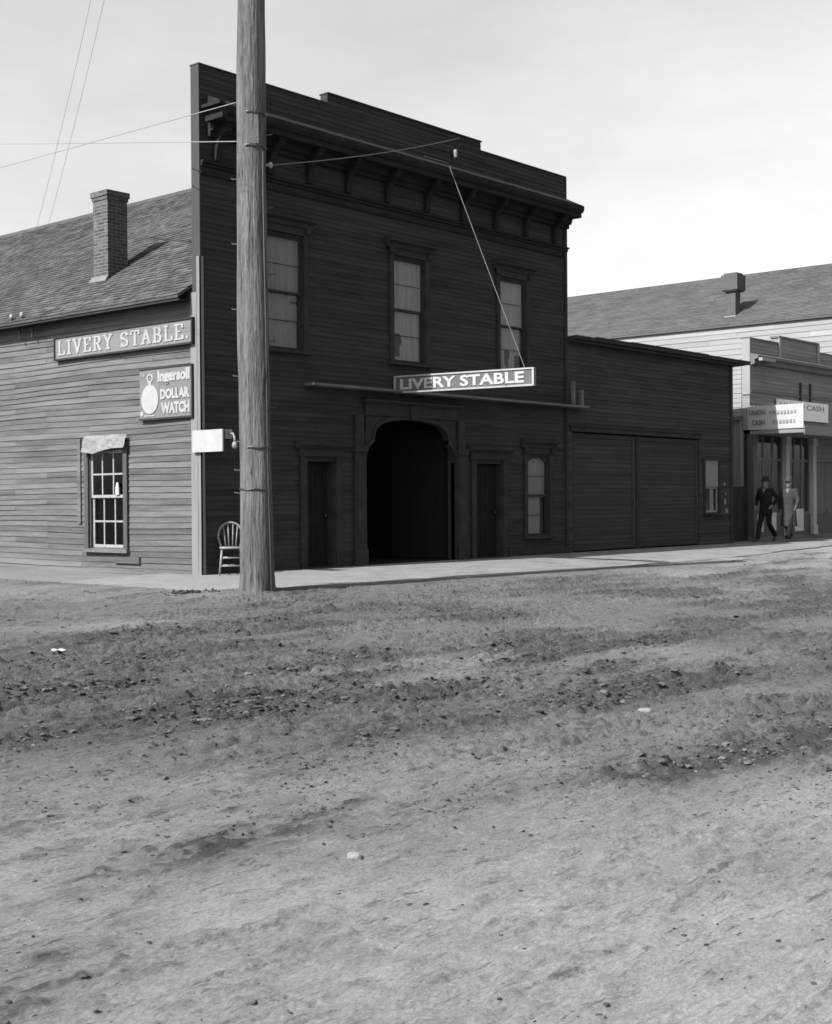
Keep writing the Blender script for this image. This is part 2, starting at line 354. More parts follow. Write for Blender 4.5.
# slab-serif capitals drawn as strokes in a 1 x 1.4 box
def arc(cx, cy, rx, ry, a0, a1, n=7): return [(cx+rx*math.cos(R(a0+(a1-a0)*i/n)), cy+ry*math.sin(R(a0+(a1-a0)*i/n))) for i in range(n+1)]
GL = {
 'L': ([[(.2, 0), (.2, 1.4)], [(.0, .05), (.85, .05), (.85, .4)], [(0, 1.35), (.42, 1.35)]], .95),
 'I': ([[(.25, 0), (.25, 1.4)], [(0, .05), (.5, .05)], [(0, 1.35), (.5, 1.35)]], .6),
 'V': ([[(.12, 1.38), (.5, .05), (.88, 1.38)], [(-.05, 1.35), (.35, 1.35)], [(.68, 1.35), (1.05, 1.35)]], 1.08),
 'E': ([[(.2, 0), (.2, 1.4)], [(0, .05), (.85, .05), (.85, .35)], [(0, 1.35), (.82, 1.35), (.82, 1.05)], [(.2, .72), (.6, .72)]], .98),
 'R': ([[(.2, 0), (.2, 1.4)], [(0, .05), (.42, .05)], [(0, 1.35), (.5, 1.35)]+arc(.5, 1.03, .32, .32, 90, -90)+[(.2, .71)], [(.5, .7), (.8, .05), (.98, .05)]], 1.05),
 'Y': ([[(.12, 1.38), (.5, .72), (.88, 1.38)], [(.5, .75), (.5, 0)], [(.28, .05), (.72, .05)], [(-.05, 1.35), (.32, 1.35)], [(.7, 1.35), (1.05, 1.35)]], 1.05),
 'S': ([[(.8, 1.1)]+arc(.45, 1.04, .35, .31, 25, 265)+arc(.45, .38, .35, .33, 85, -155)+[(.08, .3)]], .95),
 'T': ([[(.5, 0), (.5, 1.4)], [(.28, .05), (.72, .05)], [(.05, 1.05), (.05, 1.35), (.95, 1.35), (.95, 1.05)]], 1.05),
 'A': ([[(.12, .02), (.5, 1.36), (.88, .02)], [(-.05, .05), (.32, .05)], [(.68, .05), (1.05, .05)], [(.25, .48), (.75, .48)]], 1.08),
 'B': ([[(.2, 0), (.2, 1.4)], [(0, 1.35), (.48, 1.35)]+arc(.48, 1.04, .3, .31, 90, -90)+[(.2, .73)], [(.48, .73)]+arc(.48, .39, .36, .34, 90, -90)+[(0, .05)]], 1.0),
}
def slab_text(mb, s_, o, right, up, height, width, th=.17, ext=.012):
    adv = 0; lay = []
    for ch in s_:
        if ch == ' ': adv += .75; continue
        if ch == '.': lay.append((ch, adv)); adv += .4; continue
        lay.append((ch, adv)); adv += GL[ch][1]+.22
    sc = width/(adv-.22); sy = height/1.4
    right = Vector(right); up = Vector(up); nr = right.cross(up); o = Vector(o)
    def P(x, y, e): return tuple(o+right*(x*sc)+up*(y*sy)+nr*e)
    for ch, ad in lay:
        if ch == '.':
            mb.prism([(ad, 0), (ad+.22, 0), (ad+.22, .25), (ad, .25)], lambda u, v, e: P(u, v, e), 0, ext); continue
        for si, st in enumerate(GL[ch][0]):
            for i in range(len(st)-1):
                a = Vector(st[i]); b = Vector(st[i+1]); d = (b-a).normalized(); n_ = Vector((-d.y, d.x))
                vert = abs(d.y) > .5; hw = (th*.72 if vert else th*.42)
                a2 = a-d*.04; b2 = b+d*.04
                pr = [a2+n_*hw, a2-n_*hw, b2-n_*hw, b2+n_*hw]
                mb.prism([(q.x+ad, q.y) for q in pr], lambda u, v, e: P(u, v, e), 0, ext+.0004*(i % 3)+.001*si)

# ------------------------------------------------------------------ GROUND
def vnoise(x, y, seed):
    xi = np.floor(x).astype(np.int64); yi = np.floor(y).astype(np.int64); xf = x-xi; yf = y-yi
    def h(a, b):
        n = (a*374761393+b*668265263+seed*974711) & 0xffffffff; n = ((n ^ (n >> 13))*1274126177) & 0xffffffff; return ((n ^ (n >> 16)) & 0xffff)/65535.
    u = xf*xf*(3-2*xf); v = yf*yf*(3-2*yf)
    return (h(xi, yi)*(1-u)+h(xi+1, yi)*u)*(1-v)+(h(xi, yi+1)*(1-u)+h(xi+1, yi+1)*u)*v
def fbm(x, y, seed, o=4, g=.5):
    s_ = 0; a = 1; tot = 0
    for i in range(o): s_ = s_+a*vnoise(x*2**i+17.3*i, y*2**i-9.1*i, seed+i); tot += a; a *= g
    return s_/tot
def sm(x, a, b): t = np.clip((x-a)/(b-a), 0, 1); return t*t*(3-2*t)
EX = [-60, -4, -2.4, -.9, 1.3, 3.3, 5, 7.7, 11.3, 17, 22, 34]; EY = [-2.6, -2.6, -2.7, -3.05, -3.45, -3.9, -4.05, -4.1, -3.95, -3.15, -2.5, -2.2]
def edgeY(x): return np.interp(x, EX, EY)
def mudmask(X, Y):
    band = .15+.85*np.exp(-((Y+10.6+.04*(X+5)+2.2*(fbm(X*.25, Y*.25, 5, 3)-.5)*2)/3.6)**2)
    band2 = .9*np.exp(-((Y+6.6)/1.1)**2)*sm(X, -7, 1)
    n = fbm(X*.45, Y*1.1, 11, 4)
    f = fbm(X*.9, Y*2.6, 17, 4)
    return np.clip(((.85*band+.9*band2)*sm(n, .28, .70)*1.1+.35*sm(n, .46, .75))*(.35+1.3*sm(f, .36, .62)), 0, 1)
def dust_vignette_mask(X, Y):
    n = fbm(X*.35+3, Y*.35, 71, 4)
    near = sm(-(.62*(X+15.05)+.78*(Y+18.14)), -8.5, -4.0)  # pale ground around the camera: vignette brightening painted into the colour
    return np.clip(.95*near*(.75+.5*fbm(X*.8, Y*1.2, 81, 3))+.22*sm(n, .50, .68)*(1-mudmask(X, Y))+.5*sm(X, 4, 14)*sm(Y, -14, -5), 0, 1)  # noise term is dust; last term paints the brighter right edge
def ridged(x, y, seed, o=3):
    s_ = 0; a = 1; t = 0
    for i in range(o): s_ = s_+a*(1-abs(2*vnoise(x*2**i+3.1*i, y*2**i+7.7*i, seed+i)-1)); t += a; a *= .5
    return s_/t
def lumps(X, Y):
    return sm(fbm(X*8.5, Y*14, 51, 3, .6), .55, .60)
def gheight(X, Y):
    m_ = mudmask(X, Y); du = dust_vignette_mask(X, Y)
    wob = .35*(fbm(X*.2, Y*.2, 21, 2)-.5)
    h = .03*(fbm(X*.22, Y*.3, 1, 3)-.5)
    h = h+.045*(fbm(X*.30, (Y+wob)*3.0, 31, 3, .5)-.5)*(.5+.5*m_)      # wheel tracks run with the street
    q = fbm(X*.9, Y*2.0, 47, 4); rough = np.clip(.42+.75*m_+.75*sm(q, .44, .60), 0, 1.25)*(1-.60*du)
    h = h+.016*rough*lumps(X, Y)
    h = h+.022*rough*sm(fbm(X*2.4+.5*Y, (Y+wob)*13, 53, 3, .6), .555, .59)    # crust broken in long steps
    h = h+.016*rough*sm(fbm(X*5.5-.6*Y, (Y+wob)*22, 63, 3, .6), .56, .60)
    h = h+(.004+.015*rough)*(fbm(X*16, Y*24, 57, 3, .65)-.5)
    for k, (y0, sl, ph, wd) in enumerate(((-5.3, .02, 0, .055), (-6.7, .02, .2, .05), (-8.6, -.015, 1.1, .06), (-9.9, -.015, 1.2, .055), (-11.2, .045, 2.0, .07), (-12.5, .045, 2.1, .06), (-13.3, -.03, 3.0, .05), (-14.5, -.03, 3.1, .05))):
        yc = y0+sl*X+.18*np.sin(X*.33+ph)+.05*np.sin(X*1.3+ph*3); br = sm(vnoise(X*.8+k*9, Y*0+k, 111), .25, .5)
        t = (Y-yc)/wd; h = h+br*(1-.5*du)*(.010*np.exp(-(np.abs(t)-1.9)**2/.5)-.017*np.exp(-t*t*t*t))
    hoof = fbm(X*3.2, Y*4.4, 61, 2); h = h-.016*m_*sm(hoof, .62, .72)
    d = edgeY(X)-Y                                                     # metres out from the edge of the walk
    k = .20+.80*sm(d, .05, 1.2)
    rise = .105*(1-sm(d, -.1, 2.4))
    k = np.where(X < -2.9, np.maximum(k, sm(-X, 2.7, 3.6)), k)
    rise = np.where(X < -2.4, rise*(1-sm(-X, 2.6, 4.2)), rise)
    return h*k+rise
def make_ground():
    s_ = [-60, -20, -6, -2, 0, 1.5, 2.4]
    v = 2.8
    while v < 60: s_.append(v); v += max(.016, .0019*v if v < 12 else .0029*v)
    s_ += [62, 66, 72, 80, 95, 120, 170, 260, 400, 700, 1200]
    ln = []
    for a, b, d in ((0, 3.4, .017), (3.4, 7, .030), (7, 15, .07)):
        x = a
        while x < b: ln.append(x); x += d
    ln += [15, 16, 18, 21, 26, 35, 50, 80, 140, 300, 600, 1200]
    tt = [-x for x in reversed(ln[1:])]+ln
    s_ = np.array(s_); tt = np.array(tt); ns, nl = len(s_), len(tt)
    Sg, Tg = np.meshgrid(s_, tt, indexing='ij')
    X = CAM.x+F0.x*Sg+R0.x*Tg; Y = CAM.y+F0.y*Sg+R0.y*Tg
    far = 1-sm(np.hypot(Sg-10, Tg), 50, 90)
    Z = gheight(X, Y)*far
    # level under the buildings
    ind = (X > -2.3) & (Y > edgeY(X)+.15); Z = np.where(ind & (X < 60) & (Y < 40), -.06, Z)
    co = np.stack([X, Y, Z], -1).reshape(-1, 3).astype(np.float32)
    i = np.arange(ns-1)[:, None]*nl+np.arange(nl-1)[None, :]
    q = np.stack([i, i+nl, i+nl+1, i+1], -1).reshape(-1).astype(np.int32); nf = len(q)//4
    me = bpy.data.meshes.new('ground'); me.vertices.add(len(co)); me.vertices.foreach_set('co', co.ravel())
    me.loops.add(len(q)); me.loops.foreach_set('vertex_index', q)
    me.polygons.add(nf); me.polygons.foreach_set('loop_start', np.arange(nf, dtype=np.int32)*4)
    me.update(calc_edges=True)
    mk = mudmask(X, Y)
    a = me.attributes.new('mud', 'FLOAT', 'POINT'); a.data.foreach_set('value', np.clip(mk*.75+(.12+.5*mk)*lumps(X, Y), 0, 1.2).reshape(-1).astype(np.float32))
    a = me.attributes.new('dust_vignette', 'FLOAT', 'POINT'); a.data.foreach_set('value', dust_vignette_mask(X, Y).reshape(-1).astype(np.float32))
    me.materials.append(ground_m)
    if me.polygons[0].normal.z < 0: me.flip_normals()
    o = bpy.data.objects.new('ground', me); COL.objects.link(o); tag(o, 'churned dirt street with wheel ruts and hoof marks', kind='structure')
    return o
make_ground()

def clods():
    ico = bmesh.new(); bmesh.ops.create_icosphere(ico, subdivisions=1, radius=1); bv = np.array([v.co[:] for v in ico.verts]); bf = np.array([[v.index for v in f.verts] for f in ico.faces]); ico.free()
    N = 420000
    d = 3.0*np.exp(rng.random(N)*2.3); a = np.radians(rng.uniform(-20, 20, N))
    x = CAM.x+F0.x*d*np.cos(a)+R0.x*d*np.sin(a); y = CAM.y+F0.y*d*np.cos(a)+R0.y*d*np.sin(a)
    mk = mudmask(x, y); lump = fbm(x*1.3, y*2.4, 77, 3)
    pr = (.060+.20*mk*sm(lump, .34, .60)+.09*sm(lump, .48, .62))*(.03+.97*sm(d, 5, 8.5))*(.55+.9*fbm(x*.7+20, y*1.5, 88, 3))
    keep = (rng.random(N) < pr) & ((y < edgeY(x)-.05) | (x < -3.0) ) & (d < 29)
    x, y, mk, d = x[keep], y[keep], mk[keep], d[keep]; z = gheight(x, y); n = len(x)
    r = np.minimum(.024, .0025+rng.exponential(.0042, n))*(.7+.6*mk); r = np.where(rng.random(n) < .004, r*1.7+.004, r); r = np.where(d < 7, np.minimum(r, .009), r)
    V = []; nb = len(bv)
    for k in range(n):
        sc = np.array([random.uniform(.9, 2.0), random.uniform(.7, 1.4), random.uniform(.35, .65)])*r[k]
        p = bv*sc*(1+rng.uniform(-.3, .3, (nb, 1))); th = random.uniform(-.7, .7); c, s_ = math.cos(th), math.sin(th)
        V.append(np.stack([p[:, 0]*c-p[:, 1]*s_+x[k], p[:, 0]*s_+p[:, 1]*c+y[k], p[:, 2]+z[k]+sc[2]*.12], -1))
    V = np.concatenate(V); Fc = (bf[None]+(np.arange(n)*nb)[:, None, None]).reshape(-1, 3)
    me = bpy.data.meshes.new('dirt_clods'); me.from_pydata(V.tolist(), [], Fc.tolist()); me.materials.append(clod_m); at = me.attributes.new('tone', 'FLOAT', 'FACE'); at.data.foreach_set('value', np.repeat(rng.random(n)**1.7, len(bf)).astype(np.float32))
    o = bpy.data.objects.new('dirt_clods', me); COL.objects.link(o); tag(o, 'loose clods of dried mud scattered over the street', kind='stuff')
    print('clods', n)
clods()

def litter():
    mb = MB()
    for i in range(900):
        if i < 420: x, y = random.gauss(5.5, 2.4), random.uniform(-3.8, -.1); z = .153
        else: x = random.uniform(-9, 18); y = float(edgeY(x))-random.expovariate(.45)-.1; z = float(gheight(np.array([x]), np.array([y]))[0])+.006
        a = random.uniform(0, 3.14); l = random.uniform(.03, .12); c, s_ = math.cos(a)*l, math.sin(a)*l; w_ = .0035
        mb.quad((x-c, y-s_, z), (x-c+w_, y-s_-w_, z), (x+c+w_, y+s_-w_, z+.004), (x+c, y+s_, z+.006))
    tag(mb.build('straw_litter', mat('straw', .17, .35, 9, tone=.4), fix=False), 'loose straw trodden over the sidewalk and street before the arch', kind='stuff')
def gz(x, y): return float(gheight(np.array([x]), np.array([y]))[0])
def stone(x, y, r, lab, name='stone', m_=None, flat=.6):
    b = bmesh.new(); bmesh.ops.create_icosphere(b, subdivisions=2, radius=1); z = gz(x, y)
    for v in b.verts:
        k = 1+.22*math.sin(v.co.x*3.1+x*7)+.15*math.cos(v.co.y*4.3+y*3); v.co = Vector((v.co.x*r*1.3*k, v.co.y*r*k, v.co.z*r*flat*k))
    me = bpy.data.meshes.new(name); b.to_mesh(me); b.free(); me.materials.append(m_ or stone_m)
    o = bpy.data.objects.new(name, me); COL.objects.link(o); o.location = (x, y, z+r*flat*.3); o.rotation_euler.z = x
    return tag(o, lab, 'stone')
stone(-11.225, -14.445, .030, 'pale angular stone lying in the smooth dirt in the left foreground')
stone(-7.377, -13.444, .034, 'round pale stone at right in the middle of the rutted street')
stone(-8.291, -10.975, .050, 'dark lump of earth standing up in the street below the pole', m_=clod_m, flat=.8)
pp = MB(); x0, y0 = -7.985, -7.491; pz = gz(x0, y0)+.02
for i in range(3):
    for j in range(2):
        f = lambda a, b: (x0+.045*a-.06, y0+.07*b-.07, pz+.010*math.sin(a*2.1+b*1.7)+.012)
        pp.quad(f(i, j), f(i+1, j), f(i+1, j+1), f(i, j+1))
tag(pp.build('paper_scrap', cloth_white, fix=False), 'crumpled white scrap of paper lying in the dirt at far left', 'paper')

# sidewalk: a low slab with a plank kerb, wrapping the corner as a dusty path
def walk():
    mb = MB(); xs = [-2.6+.35*i for i in range(100)]
    fy = lambda x: float(edgeY(x))+.05*math.sin(x*1.7)+.04*math.sin(x*4.1)+(.14*math.sin(x*2.9+1)+.08*math.sin(x*7.3) if x < 2.6 else 0)
    def ts(x): return .15 if x > -.6 else .15-.05*min((-.6-x)/1.6, 1)
    for a, b in zip(xs, xs[1:]):
        ya, yb = fy(a), fy(b); za, zb = ts(a), ts(b)
        for (k0, k1, d0, d1) in ((0, .12, .035, .012), (.12, .4, .012, 0), (.4, 1, 0, 0)):
            q = lambda y, k: y+(1.0-y)*k
            mb.quad((a, q(ya, k0), za-d0), (b, q(yb, k0), zb-d0), (b, q(yb, k1), zb-d1), (a, q(ya, k1), za-d1))
        mb.quad((a, ya, -.1), (b, yb, -.1), (b, yb, zb-.035), (a, ya, za-.035))
    mb.quad((-2.6, fy(-2.6), -.1), (-2.6, 1, -.1), (-2.6, 1, .10), (-2.6, fy(-2.6), .065))
    o = mb.build('sidewalk', concrete, fix=False); tag(o, 'pale dusty sidewalk along the front of the stable', kind='structure')
    k = MB(); x = 2.6
    while x < 31:
        l = random.uniform(1.6, 4.2); e = min(x+l, 32.0); n_ = 4; j = random.uniform(-.028, .028)
        if random.random() > .25:
            for i in range(n_):
                u, v = x+(e-x)*i/n_+(.01 if i == 0 else 0), x+(e-x)*(i+1)/n_
                zt = .118+j*.6; yu, yv = fy(u)-.0+j, fy(v)+j
                for (p, q) in (((u, yu-.06, -.08), (v, yv-.06, zt)),):
                    n0 = len(k.v); k.v += [(u, yu-.07, -.08), (v, yv-.07, -.08), (v, yv-.002, -.08), (u, yu-.002, -.08), (u, yu-.07, zt), (v, yv-.07, zt), (v, yv-.002, zt), (u, yu-.002, zt)]
                    for f in ((0, 3, 2, 1), (4, 5, 6, 7), (0, 1, 5, 4), (2, 3, 7, 6), (1, 2, 6, 5), (3, 0, 4, 7)): k.f.append(tuple(n0+w_ for w_ in f)); k.t.append(.5)
        x = e
    tag(k.build('kerb', kerb_m, fix=False), 'worn plank kerb at the edge of the sidewalk', kind='structure')
    p = MB(); ys = [.9+.3*i for i in range(62)]
    def fx(y): return -2.62-.12*math.sin(y*.9)-.08*math.sin(y*2.3)
    for a, b in zip(ys, ys[1:]):
        for (ua, ub, za, zb) in ((0, .5, .104, .095), (.5, .9, .095, .06), (.9, 1.12, .06, -.05)):
            p.quad((fx(a)*ua, a, za), (fx(b)*ua, b, za), (fx(b)*ub, b, zb), (fx(a)*ub, a, zb))
    o = p.build('path', path_m, fix=False); tag(o, 'dusty path beside the side wall of the stable', kind='structure')
walk(); litter()
def weeds(name, pts, lab):
    mb = MB()
    for (x, y, z, h) in pts:
        for _ in range(5):
            a = random.uniform(0, 6.28); l = h*random.uniform(.5, 1.1); w_ = .008; dx, dy = math.cos(a), math.sin(a)
            b0 = (x-dy*w_, y+dx*w_, z); b1 = (x+dy*w_, y-dx*w_, z); m1 = (x+dx*l*.3, y+dy*l*.3, z+l*.7)
            mb.quad(b0, b1, (m1[0]+dy*w_, m1[1]-dx*w_, m1[2]), (m1[0]-dy*w_, m1[1]+dx*w_, m1[2]))
            mb.quad((m1[0]-dy*w_, m1[1]+dx*w_, m1[2]), (m1[0]+dy*w_, m1[1]-dx*w_, m1[2]), (x+dx*l*.75, y+dy*l*.75, z+l*.8))
    tag(mb.build(name, weed_m, fix=False), lab, kind='stuff')
pts = []
for i in range(520):
    y = random.uniform(1.2, 9); x = -2.65-.12*math.sin(y*.9)+random.gauss(-.02, .13)
    if y < 2.0 and random.random() < .6: continue
    pts.append((x, y, .055, random.uniform(.03, .11)))
for i in range(130): x_, y_ = random.gauss(-2.6, .22), random.gauss(-2.8, .12); pts.append((x_, y_, gz(x_, y_)-.01, random.uniform(.02, .06)))
weeds('weeds', pts, 'low dark weeds along the edge of the path')

# ------------------------------------------------------------------ LIVERY STABLE
W = 11.13
LS = thing('livery_stable', 'dark two storey false fronted livery stable with bracketed cornice and arched carriage doorway', 'stable', (5.5, 8, 0))
fF = lambda u, o, z: (u, -o, z)
fS = lambda u, o, z: (-o, u, z)
wins = [(1.50, 2.46, 4.26, 6.40), (4.99, 5.98, 4.26, 6.40), (8.52, 9.50, 4.26, 6.40)]
low = (9.50, 10.36, .60, 2.46)
archb = (4.13, 6.93, .14, 3.12)
doors = [(2.50, 3.28, .14, 2.22), (7.62, 8.58, .14, 2.26)]
holes = wins+[low, archb]+doors
# front wall
w1 = MB()
siding(w1, fF, 0.0, W, .17, 8.0, holes, .092, .009, .001, 3.6)
backing(w1, fF, 0.0, W, .15, 8.0, holes, -.002, -.19)
# parapet
siding(w1, fF, 0.0, W, 8.0, 9.06, [], .092, .009, .001, 3.6); backing(w1, fF, 0, W, 8.0, 9.06, [], -.002, -.19)
siding(w1, fF, 3.17, 7.90, 9.06, 9.27, [], .098, .013); backing(w1, fF, 3.17, 7.90, 9.06, 9.27, [], -.002, -.19)
WALLF = w1.build('front_wall', dark_board, LS, label='dark clapboard false front wall')
# caps of the parapet
cp = MB(); cp.box((-.03, -.03, 9.06), (3.17, .215, 9.09)); cp.box((3.16, -.03, 9.27), (7.92, .215, 9.295)); cp.box((7.90, -.03, 9.062), (W+.01, .215, 9.09))
cp.build('parapet_cap', dark_trim, LS)
# end boards of the false front, dark above, pale corner board below
e = MB(); e.box((-.028, -.022, .14), (-.001, .195, 9.06)); e.build('front_end_board', frontend_board, LS)
e = MB(); e.box((-.050, -.045, .13), (-.030, .05, 5.72)); e.box((-.050, -.045, .13), (.03, -.024, 5.72)); e.build('corner_board', light_board, LS, label='pale corner board at the street corner')
e = MB(); e.box((-.056, .052, .13), (-.031, .225, 5.10)); e.build('corner_board', light_board, LS, label='second pale board lapping the side wall')
e = MB(); e.box((W, -.02, .14), (W+.03, .26, 9.06)); e.box((W-.09, -.05, .14), (W, -.021, 7.9)); e.build('front_end_board', dark_trim, LS)
for (p, q) in ((.035, 2.30), (8.80, W)): e = MB(); e.box((p, -.06, .13), (q, -.024, .30)); e.build('base_board', dark_trim, LS)

# cornice
c = MB()
prof = [(0.0, 8.56), (.03, 8.56), (.50, 8.33), (.53, 8.31), (.53, 8.22), (.49, 8.16), (.45, 8.15), (.45, 8.05), (.20, 8.05), (.16, 7.93), (.10, 7.93), (.10, 7.84), (.022, 7.84)]
c.prism(prof, lambda u, v, w_: (w_, -u, v), .16, W+.02)
c.box((.02, -.52, 8.30), (.158, -.022, 8.355)); c.box((.05, -.56, 8.06), (.158, -.10, 8.15))
c.box((0, -.06, 7.30), (W+.02, -.022, 7.36)); c.box((0, -.10, 7.36), (W+.02, -.022, 7.40)); c.box((0, -.045, 7.16), (W, -.022, 7.22))
corn_m = mat('dull_cornice_paint', .019, .35, 3, (1, 1, 1), .95, .003, 30, 0, [(2.5, .58, .72, .030, .5)], .3, spec=.03)
COR = c.build('cornice', corn_m, LS)
bx = [.36, 1.62, 2.62, 3.66, 4.80, 6.02, 7.20, 8.35, 9.47, 10.60]
bp = [(.03, 8.05), (.38, 8.05), (.39, 7.98), (.36, 7.92), (.28, 7.87), (.20, 7.82), (.14, 7.72), (.11, 7.60), (.10, 7.52), (.07, 7.44), (.03, 7.42)]
for x in bx:
    b = MB(); b.prism(bp, lambda u, v, w_: (w_, -u, v), x-.06, x+.06); b.box((x-.075, -.41, 8.0), (x+.075, -.03, 8.048)); b.build('cornice_bracket', corn_m, COR)

# upper windows
def sash_window(name, x0, x1, z0, z1, bl, hole=None, hood=True, arched=False, Y=0.0, half=True):
    fr = MB()
    fr.box((x0-.12, Y-.055, z0-.02), (x0, Y-.02, z1+.02)); fr.box((x1, Y-.055, z0-.02), (x1+.12, Y-.02, z1+.02))
    fr.box((x0-.12, Y-.058, z1+.02), (x1+.12, Y-.02, z1+.16))
    fr.box((x0, Y-.02, z0), (x0+.03, Y+.2, z1)); fr.box((x1-.03, Y-.02, z0), (x1, Y+.2, z1)); fr.box((x0+.03, Y-.02, z1-.03), (x1-.03, Y+.2, z1))
    F = fr.build(name, dark_trim, LS)
    s_ = MB(); s_.box((x0-.16, Y-.13, z0-.07), (x1+.16, Y+.2, z0-.021)); s_.build('window_sill', dark_trim, F)
    if hood:
        h = MB(); h.prism([(.02, z1+.16), (.09, z1+.16), (.10, z1+.24), (.19, z1+.27), (.20, z1+.31), (.02, z1+.37)], lambda u, v, w_: (w_, Y-u, v), x0-.22, x1+.24)
        h.box((x0-.15, Y-.11, z1+.05), (x0-.03, Y-.059, z1+.158)); h.box((x1+.03, Y-.11, z1+.05), (x1+.15, Y-.059, z1+.158)); h.build('window_hood', dark_trim, F)
    zm = (z0+z1)/2-.03
    sh = MB(); a0, a1 = x0+.032, x1-.032
    for (p, q, yy) in ((zm, z1-.032, .005), (z0+.002, zm+.045, .041)):
        sh.box((a0, Y+yy, p), (a0+.030, Y+yy+.035, q)); sh.box((a1-.030, Y+yy, p), (a1, Y+yy+.035, q))
        sh.box((a0+.030, Y+yy, p), (a1-.030, Y+yy+.035, p+.045)); sh.box((a0+.030, Y+yy, q-.045), (a1-.030, Y+yy+.035, q))
        zc = (p+q)/2
        sh.box((a0+.030, Y+yy+.010, zc-.007), (a1-.030, Y+yy+.026, zc+.007))
    if arched:
        sh.prism([(a0+.045, z1-.077)]+[(a0+.045+(a1-a0-.09)*i/8, z1-.077-.10*(abs(2*i/8-1)**3)) for i in range(9)]+[(a1-.045, z1-.077)], lambda u, v, w_: (u, w_, v), Y+.007, Y+.036)
    sh.build('window_sash', dark_trim, F)
    g = MB(); g.quad((a0+.04, Y+.022, zm+.04), (a1-.04, Y+.022, zm+.04), (a1-.04, Y+.022, z1-.07), (a0+.04, Y+.022, z1-.07)); g.quad((a0+.04, Y+.058, z0+.04), (a1-.04, Y+.058, z0+.04), (a1-.04, Y+.058, zm+.01), (a0+.04, Y+.058, zm+.01)); g.build('window_pane', glass_m, F)
    # blind of cloth hung just behind the glass, with torn places
    b = MB(); nx, nz = 24, 44; bw = (x1-x0-.08)
    for i in range(nx):
        for j in range(nz):
            u = (i+.5)/nx; v = (j+.5)/nz
            if hole and hole(u, v): continue
            def P(i, j):
                uu = i/nx; return (x0+.04+bw*uu, Y+.092+.008*math.sin(uu*34+j*.05), z0+.02+(z1-z0-.04)*j/nz)
            b.quad(P(i, j), P(i+1, j), P(i+1, j+1), P(i, j+1), t=.5)
    b.build('window_blind', bl, F, fix=False, smooth=True)
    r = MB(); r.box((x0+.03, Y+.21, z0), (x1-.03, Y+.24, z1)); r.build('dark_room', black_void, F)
    return F
def hole2(u, v): return u < .30+.08*max(0, 1-abs(v-.2)/.06) and .05 < v < .27-.25*max(0, u-.26)
def hole3(u, v): return v < .24 and ((.26+.1*v < u < .42+.35*(v) and v > .05+.4*max(0, .42-u)) or (u > .70 and v < .21)) and not v < .02
sash_window('upper_window', *wins[0], mat('grimy_window_blind', .125, .25, 1.6, (7, 7, .6), .9, 0, None, 0, [(2.5, .5, .66, .06, .6), (9, .6, .7, .17, .4)], .2), lambda u, v: (.78 < u and .42 < v < .435))
sash_window('upper_window', *wins[1], blind, hole2)
sash_window('upper_window', *wins[2], blind, hole3)
sash_window('lower_window', *low, blind_low, lambda u, v: u > .80 and v < .47, arched=True)

# flat-headed doorways
for i, (x0, x1, z0, z1) in enumerate(doors):
    d = MB(); d.box((x0-.16, -.06, z0+.01), (x0, -.02, z1+.06)); d.box((x1, -.06, z0+.01), (x1+.16, -.02, z1+.06)); d.box((x0-.20, -.075, z1+.06), (x1+.20, -.02, z1+.20))
    d.prism([(.02, z1+.2), (.10, z1+.2), (.20, z1+.27), (.20, z1+.31), (.02, z1+.36)], lambda u, v, w_: (w_, -u, v), x0-.26, x1+.26)
    d.box((x0, -.02, z0), (x0+.03, .24, z1)); d.box((x1-.03, -.02, z0), (x1, .24, z1)); d.box((x0+.03, -.02, z1-.03), (x1-.03, .24, z1))
    D = d.build('doorway', dark_trim, LS)
    l = MB(); yy = .18 if i == 0 else .14
    l.box((x0+.03, yy, z0+.03), (x1-.03, yy+.04, z1-.03))
    mx = (x0+x1)/2
    for (p, q, r_, s2) in ((x0+.12, mx-.05, .35, 1.0), (mx+.05, x1-.12, .35, 1.0), (x0+.12, mx-.05, 1.15, z1-.2), (mx+.05, x1-.12, 1.15, z1-.2)):
        l.box((p, yy-.014, r_), (q, yy-.001, r_+.03)); l.box((p, yy-.014, s2-.03), (q, yy-.001, s2)); l.box((p, yy-.012, r_+.031), (p+.03, yy-.001, s2-.031)); l.box((q-.03, yy-.012, r_+.031), (q, yy-.001, s2-.031))
    L_ = l.build('door', dark_door, D)
    t_ = MB(); t_.box((x0-.05, -.16, z0-.0), (x1+.05, .24, z0+.028)); t_.build('door_sill', dark_trim, D)
    k = MB(); k.ball((x1-.12, yy-.05, 1.15), .03); k.box((x1-.127, yy-.03, 1.143), (x1-.113, yy, 1.157)); k.build('door_knob', metal_dark, D)
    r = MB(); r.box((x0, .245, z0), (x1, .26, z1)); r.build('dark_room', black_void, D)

# arched carriage doorway
half = [(0, .15), (0, 2.22), (.02, 2.36), (.08, 2.48), (.17, 2.57), (.25, 2.61), (.25, 2.70), (.28, 2.80), (.35, 2.89), (.46, 2.96), (.62, 3.01), (.85, 3.05), (1.12, 3.075), (1.4, 3.08)]
A0, A1 = 4.13, 6.93
inner = [(A0+x, z) for x, z in half]+[(A1-x, z) for x, z in reversed(half[:-1])]
def ribbon(mb, line, outline, y0, y1):
    for i in range(len(line)-1):
        mb.prism([line[i], line[i+1], outline[i+1], outline[i]], lambda u, v, w_: (u, w_, v), y0, y1)
a = MB()
outer = [(A0-.20 if x <= 5.53 else A1+.20, z) if z < 2.3 else (x, 3.22) for x, z in inner]
outer = []
for x, z in inner:
    if z < 2.3: outer.append((A0-.02 if x < 5.5 else A1+.02, z))
    else: outer.append((min(max(x, A0), A1), 3.125))
ribbon(a, inner, outer, -.035, .10)
a.box((A0-.02, .10, 3.085), (A1+.02, .26, 3.12))
